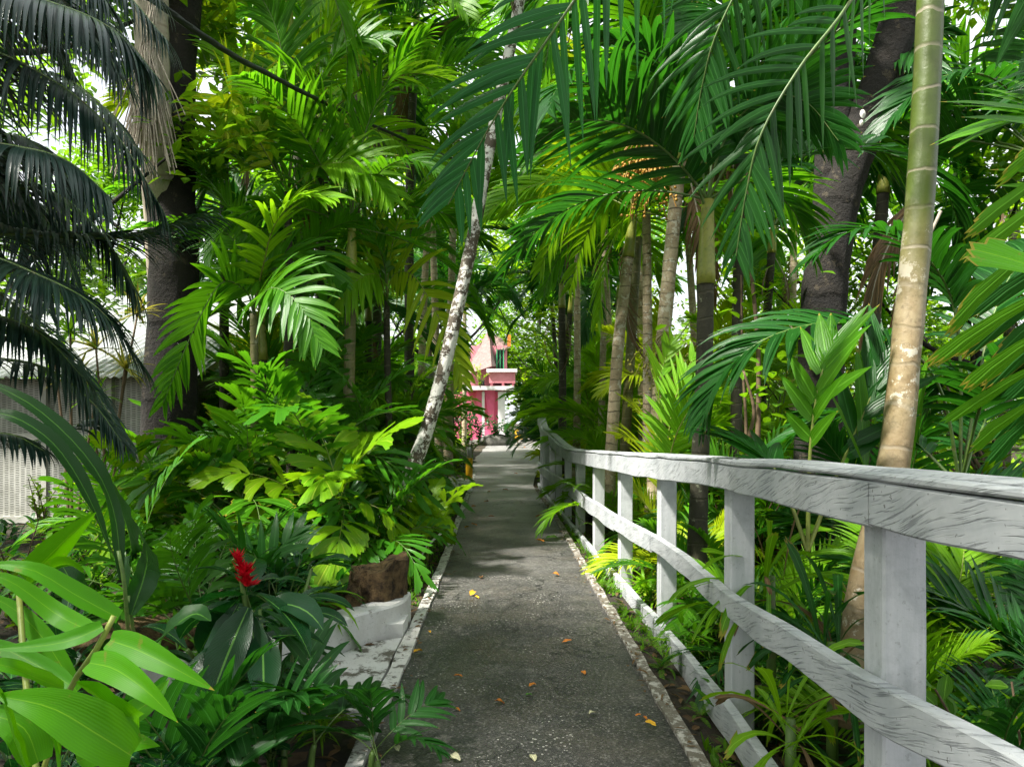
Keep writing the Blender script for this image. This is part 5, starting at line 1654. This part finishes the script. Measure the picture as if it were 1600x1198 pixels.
# ferns at the foot of the fence and through its rails
FN = [(.92, 4.55, .55), (.94, 5.0, .7), (.90, 5.35, .75), (.90, 5.8, .6), (.84, 6.6, .5), (.80, 7.3, .5), (.99, 3.9, .4), (.77, 8.4, .5), (.74, 9.6, .5), (1.05, 3.55, .35)]
for i, (x, y, s) in enumerate(FN):
    r_ = thing('fern', (x, y, gz(x, y)), 'small green fern growing between the path edge and the bottom rail', 'fern', 'ferns at the fence foot')
    rng = random.Random(700 + i)
    crown(r_, V((0, 0, .02)), 'fern', 9, rng, s * .62, classes=(1, 2, 2, 3))
r_ = thing('fern', (.93, 9.0, gz(.93, 9)), 'tall fern pushing out through the rails at the fence bend', 'fern')
rng = random.Random(720)
for i in range(13):
    put(r_, rng.choice(LIB['fern'][rng.choice((0, 1, 1, 2))]), V((rng.uniform(-.1, .3), rng.uniform(-.6, 1.0), .15 + rng.uniform(0, .55))), rng.uniform(110, 250), rng.uniform(.55, 1.0))

# ------------------------------------------------------------------ fallen leaves
LM = []
for s in range(4):
    rr = random.Random(s)
    mb = MB()
    leaf(mb, V((-.035, 0, .012)), V((1, 0, .35 * (s % 2))), UP, .075, .032 + .006 * s, .5 * (s % 2) + .1, .5, 5, 'oval', 0, rr, .3)
    LM.append(mb)
FLM = {m: [b.mesh('fallen_leaf', M[m]) for b in LM] for m in ('fl_yellow', 'fl_orange', 'fl_pale', 'fl_green')}
rng = random.Random(88)


def fallen(p, m, sc):
    o = link('fallen_leaf', rng.choice(FLM[m]))
    o.location = p
    o.rotation_euler = (rng.uniform(-.2, .2), rng.uniform(-.2, .2), rng.uniform(0, 6.28))
    o.scale = (sc, sc, sc)
    c = {'fl_yellow': 'yellow', 'fl_orange': 'orange brown', 'fl_pale': 'pale cream', 'fl_green': 'green'}[m]
    tag(o, 'small %s fallen leaf lying on the dark asphalt' % c, 'leaf', '%s fallen leaves on the path' % c)


def onp(px, py):
    Y = CH * FPX / (py - HOR)
    return V(((px - 800) * Y / FPX, Y, .012))


for px, py, m, s in ((738, 932, 'fl_yellow', 1.1), (745, 936, 'fl_yellow', .8), (653, 1024, 'fl_yellow', .9), (671, 991, 'fl_yellow', .5), (868, 901, 'fl_orange', .9), (752, 905, 'fl_orange', .9), (715, 1062, 'fl_orange', .7),
                     (780, 1103, 'fl_orange', .7), (832, 1076, 'fl_orange', .6), (714, 1114, 'fl_orange', .5), (1016, 1136, 'fl_yellow', .8), (1008, 1126, 'fl_orange', .5), (997, 1122, 'fl_orange', .4), (926, 1120, 'fl_pale', .6),
                     (710, 1192, 'fl_pale', .8), (833, 1190, 'fl_pale', .7), (621, 1176, 'fl_pale', .6), (886, 1006, 'fl_orange', .9), (912, 1055, 'fl_orange', .6), (740, 822, 'fl_orange', 1.4), (790, 768, 'fl_orange', 1.6), (842, 810, 'fl_orange', 1.4),
                     (768, 810, 'fl_orange', 1.2), (740, 793, 'fl_orange', 1.2), (862, 846, 'fl_green', 2.0), (843, 848, 'fl_orange', 1.6), (673, 1113, 'fl_green', .5), (826, 1091, 'fl_green', .5), (730, 826, 'fl_yellow', 1.2), (764, 770, 'fl_orange', 1.2), (820, 700, 'fl_orange', 2.2), (806, 742, 'fl_orange', 1.5), (760, 786, 'fl_orange', 1.2)):
    fallen(onp(px, py), m, s)
# litter on the soil, too many to count
mb = MB()
for i in range(1500):
    sd = rng.random()
    if sd < .6:
        x, y = rng.uniform(-3.0, -.76), rng.uniform(1.2, 13)
    else:
        x, y = rng.uniform(.88, 1.9), rng.uniform(1.2, 13)
    broad(mb, V((x, y, gz(x, y) + .02)), rng.uniform(0, 360), rng.uniform(-5, 15), rng.uniform(.05, .12), rng.uniform(.02, .045), rng, .2, 'oval', 3, 0, .5)
tag(mb.build('leaf_litter', M['drystraw']), 'dry brown leaf litter over the soil beside the path', 'litter', kind='stuff')
mb = MB()
for i in range(420):
    y = rng.uniform(1.5, 16)
    x = path_r(y) - abs(rng.gauss(0, .05)) + .05 if rng.random() < .6 else path_l(y) + abs(rng.gauss(0, .06)) - .05
    broad(mb, V((x, y, .026)), rng.uniform(0, 360), rng.uniform(-5, 12), rng.uniform(.02, .07), rng.uniform(.008, .02), rng, .2, 'oval', 3, 0, .5)
tag(mb.build('edge_litter', M['drystraw']), 'small dry leaf bits gathered along both path edges', 'litter', kind='stuff')
# small weeds along the path edges
mb = MB()
for i in range(2600):
    sd = rng.random()
    y = rng.uniform(1.5, 15) if sd < .8 else rng.uniform(15, 22)
    if rng.random() < .62:
        x = path_l(y) - .12 - abs(rng.gauss(0, .35))
    else:
        x = path_r(y) + .11 + abs(rng.gauss(0, .10))
    if -1.7 < x < -.7 and 3.6 < y < 5.4:
        continue
    if noise.noise(V((x * 1.5, y * 1.5, 9))) < -.05:
        continue
    for j in range(3):
        broad(mb, V((x + rng.gauss(0, .02), y + rng.gauss(0, .02), gz(x, y))), rng.uniform(0, 360), rng.uniform(15, 80), rng.uniform(.03, .09), rng.uniform(.012, .024), rng, .6, 'oval', 3)
tag(mb.build('weeds', M['shrub']), 'small green weeds creeping along the edges of the path', 'weeds', kind='stuff')
# leafy ground cover deeper in the beds
mb = MB()
for i in range(5200):
    if rng.random() < .5:
        x, y = rng.uniform(-8, -1.3), rng.uniform(3, 24)
        if 9.9 < y and x < -4.4:
            continue
        if y < 5.6 and x > -2.2:
            continue
    else:
        x, y = rng.uniform(1.35, 8), rng.uniform(1.4, 24)
    for j in range(3):
        broad(mb, V((x, y, gz(x, y) + rng.uniform(0, .18))), rng.uniform(0, 360), rng.uniform(0, 75), rng.uniform(.12, .30), rng.uniform(.04, .08), rng, .8, 'oval', 3)
tag(mb.build('ground_cover', M['dark']), 'dark leafy ground cover under the palms', 'ground cover', kind='stuff')

# bright undergrowth beyond the beds
mb = MB()
for i in range(6500):
    if rng.random() < .62:
        x, y = rng.uniform(1.6, 15), rng.uniform(7, 44)
        if x < 3.6 and y > 30:
            continue
    else:
        x, y = rng.uniform(-14, -2.4), rng.uniform(20.8, 44)
        if x > -3.6 and y > 36:
            continue
    for j in range(3):
        broad(mb, V((x, y, gz(x, y) + rng.uniform(0, .4))), rng.uniform(0, 360), rng.uniform(0, 80), rng.uniform(.25, .55), rng.uniform(.08, .16), rng, .8, 'oval', 3)
tag(mb.build('undergrowth', M['shruby']), 'bright leafy undergrowth beyond the palms', 'undergrowth', kind='stuff')

# ------------------------------------------------------------------ palms and trees farther back
BP = [  # label, x, y, height, species, scale, trunk
    ('far palm behind the white kiosk', -4.2, 23.5, 5.2, 'far', 1.5, 'tr_dark'),
    ('far palm beside the kiosk and the leaning trunk', -2.0, 22.5, 4.2, 'far', 1.3, 'tr_pale'),
    ('tall far palm arching above the pink house', -2.2, 34, 9.4, 'far', 1.9, 'tr_pale'),
    ('dark far palm hanging in front of the house roof', -2.9, 28, 5.6, 'fard', 1.3, 'tr_dark'),
    ('dark far palm drooping over the house', 2.9, 37, 8.4, 'fard', 1.8, 'tr_dark'),
    ('dark feather palm drooping beside the grey topped bollard', -1.75, 20.8, 4.3, 'fard', 1.15, 'tr_dark'),
    ('dark feather palm drooping beyond the upturned fence end', 1.35, 21.5, 4.5, 'fard', 1.2, 'tr_dark'),
    ('dark feather palm leaning over the far path', 2.0, 25.5, 5.2, 'fard', 1.4, 'tr_dark'),
    ('dark feather palm screening the roof of the pink house', -1.95, 24.2, 4.9, 'fard', 1.25, 'tr_dark'),
    ('far dark palm arching over the end of the path', 1.9, 28, 5.4, 'fard', 1.7, 'tr_dark'),
    ('far palm beyond the upturned fence end', 3.0, 22, 5.0, 'far', 1.5, 'tr_pale'),
    ('far tall palm behind the thin pale palm', 2.6, 18.5, 6.6, 'far', 1.6, 'tr_pale'),
    ('far palm behind the orange fruit bunch', 4.4, 17, 6.0, 'far', 1.7, 'tr_pale'),
    ('far palm behind the yellow crownshafted dark palm', 4.6, 14, 4.6, 'far', 1.5, 'tr_dark'),
    ('far palm beyond the slim saplings', 6.4, 17, 5.6, 'far', 1.6, 'tr_pale'),
    ('far palm in the sky gap beside the green trunk', 8.6, 13, 6.4, 'far', 1.6, 'tr_dark'),
    ('dark palm beyond the near end of the fence', 5.6, 7.4, 3.6, 'fard', 1.3, 'tr_dark'),
    ('far palm above the pavilion roof ridge', -6.6, 22, 6.8, 'far', 1.6, 'tr_dark'),
    ('far palm behind the dark tree trunk', -8.2, 21, 6.2, 'far', 1.6, 'tr_dark'),
    ('far bright palm behind the cable', -3.4, 16.5, 6.4, 'far', 1.6, 'tr_pale'),
    ('far palm high behind the bright palm', -1.8, 18.5, 7.6, 'far', 1.6, 'tr_pale'),
    ('palm closing the view above the path', 1.7, 24, 8.2, 'far', 1.8, 'tr_pale'),
]
for i, (lab, x, y, hh, sp, sc, tm) in enumerate(BP):
    rng = random.Random(800 + i)
    dx = rng.uniform(-.4, .4)
    palm(lab, [V((x, y, gz(x, y) - .2)), V((x + dx * .5, y, hh * .5)), V((x + dx, y, hh))], .10, .075, tm, sp, 13, 800 + i, sc, shaft=.5, group='palms farther back', classes=(0, 1, 1, 2, 2, 3, 3, 4))

TV = [tree_meshes(900 + i, 8.5, 3.0, 9, 3600, .20, .10, lm=('treeleaf', 'shrub', 'shruby')[i]) for i in range(3)]
BT = [
    ('dense tree rising behind the pavilion roof', -9, 25, 0, 1.2), ('light crowned tree beyond the kiosk', -5.5, 27, 2, 1.1), ('tree behind the pink house', -4.5, 52, 1, 1.9),
    ('tree closing the gap behind the far bollard', 3.4, 47, 0, 1.6), ('tall tree beyond the thin palms at the fence end', 4.2, 33, 0, 1.4), ('light tree beyond the pale trunks', 7.2, 24, 2, 1.2),
    ('tree standing behind the round leaved shrubs', 8.2, 19, 1, .95), ('light tree in the gap between forked tree and saplings', 6.0, 13.5, 2, .62), 
    ('light tree beyond the near rail end', 8.4, 9.5, 2, .72), ('dark tree behind the date palm', -11.5, 17, 0, .8),  ('big dark tree above the house', 1.6, 56, 0, 2.1), ('dark leaved tree behind the drooping feather palm', -7.4, 8.0, 0, .95), ('dark tree behind the feather palm near the pavilion edge', -5.6, 7.0, 0, .9),
     ('green tree over the far pavilion end', -12, 22, 1, 1.2), ('tree rising behind the date palm fronds', -9.6, 21.2, 1, 1.35), ('light tree high over the kiosk', -3.2, 26, 2, 1.3), ('light tree over the fence bend', 3.2, 26.5, 2, 1.2), ('green tree beyond the forked trunk', 7.0, 11.0, 1, .8), ]
for i, (lab, x, y, v, sc) in enumerate(BT):
    tree(TV[v], lab, (x, y, gz(x, y)), i * 77, sc, group='trees behind the palms')

# added unseen tree: its crown blocks the sun from path, fence and near fronds
t = tree(tree_meshes(960, 12.5, 4.4, 11, 5200, .26, .13, lm='treeleaf', r=.26), 'unseen spreading tree added to shade the near end of the path', (-4.4, -1.6, 0), 30, 1.0)
for o in t.children:
    pass

# far wooded mass all round
rng = random.Random(31)
mb = MB()
for i in range(420):
    a = rng.uniform(-72, 72)
    d = rng.uniform(46, 70)
    x, y = math.sin(R(a)) * d, math.cos(R(a)) * d
    leafcloud(mb, V((x, y, rng.uniform(.5, 7.5))), rng.uniform(2, 3.8), 150, .62, .36, rng)
for i in range(300):
    a = rng.uniform(-75, 75)
    d = rng.uniform(30, 56)
    x, y = math.sin(R(a)) * d, math.cos(R(a)) * d
    if -6 < x < .2 and y < 50 or -3.6 < x < 2.9 and y < 45:
        continue
    leafcloud(mb, V((x, y, rng.uniform(.2, 2.6))), rng.uniform(1.3, 2.4), 110, .42, .24, rng)
tag(mb.build('far_woods', M['treeleaf']), 'far green woods closing the view behind the house', 'woods', kind='stuff')

# ------------------------------------------------------------------ light, sky, camera
w = bpy.data.worlds.new('World')
scene.world = w
w.use_nodes = True
nt = w.node_tree
bg = nt.nodes['Background']
sky = nt.nodes.new('ShaderNodeTexSky')
sky.sky_type = 'NISHITA'
sky.sun_disc = False
SUN_EL, SUN_AZ = 56, 240
sky.sun_elevation = R(SUN_EL)
sky.sun_rotation = R(SUN_AZ)
sky.air_density = 1.0
sky.dust_density = 6.0
sky.ozone_density = .6
T = NT(nt)
tcw = T.n('ShaderNodeTexCoord').outputs['Generated']
cl = T.ramp(T.noise(tcw, 2.2, 6, .6), [(.30, .55), (.55, 1.)])
mixc = T.mix(cl, sky.outputs[0], (3.1, 3.2, 3.3))     # bright overcast over the blue
nt.links.new(mixc, bg.inputs['Color'])
bg.inputs['Strength'].default_value = .15

L = bpy.data.lights.new('sun', 'SUN')
L.energy = 4.9
L.angle = R(6)
L.color = (1, .955, .88)
so = bpy.data.objects.new('sun', L)
col.objects.link(so)
# a Nishita sun_rotation of r puts the sun at azimuth r measured from +Y towards +X
d = V((math.sin(R(SUN_AZ)) * math.cos(R(SUN_EL)), math.cos(R(SUN_AZ)) * math.cos(R(SUN_EL)), math.sin(R(SUN_EL))))
so.rotation_euler = d.to_track_quat('Z', 'Y').to_euler()
so.location = (0, 0, 20)

cam = bpy.data.cameras.new('camera')
cam.sensor_width = 36
cam.lens = 36 * FPX / 1600
cam.shift_y = (HOR - 599) / 1600
cam.clip_start = .05
cam.clip_end = 600
co = bpy.data.objects.new('camera', cam)
co.location = (0, 0, CH)
co.rotation_euler = (R(90), 0, 0)
col.objects.link(co)
scene.camera = co
vs = scene.view_settings
vs.view_transform = 'Standard'
vs.look = 'None'
vs.gamma = 1
vs.exposure = 1.65
cy_ = scene.cycles
cy_.max_bounces = 8
cy_.diffuse_bounces = 4
cy_.glossy_bounces = 3
cy_.transmission_bounces = 5
cy_.transparent_max_bounces = 6
cy_.caustics_reflective = False
cy_.caustics_refractive = False
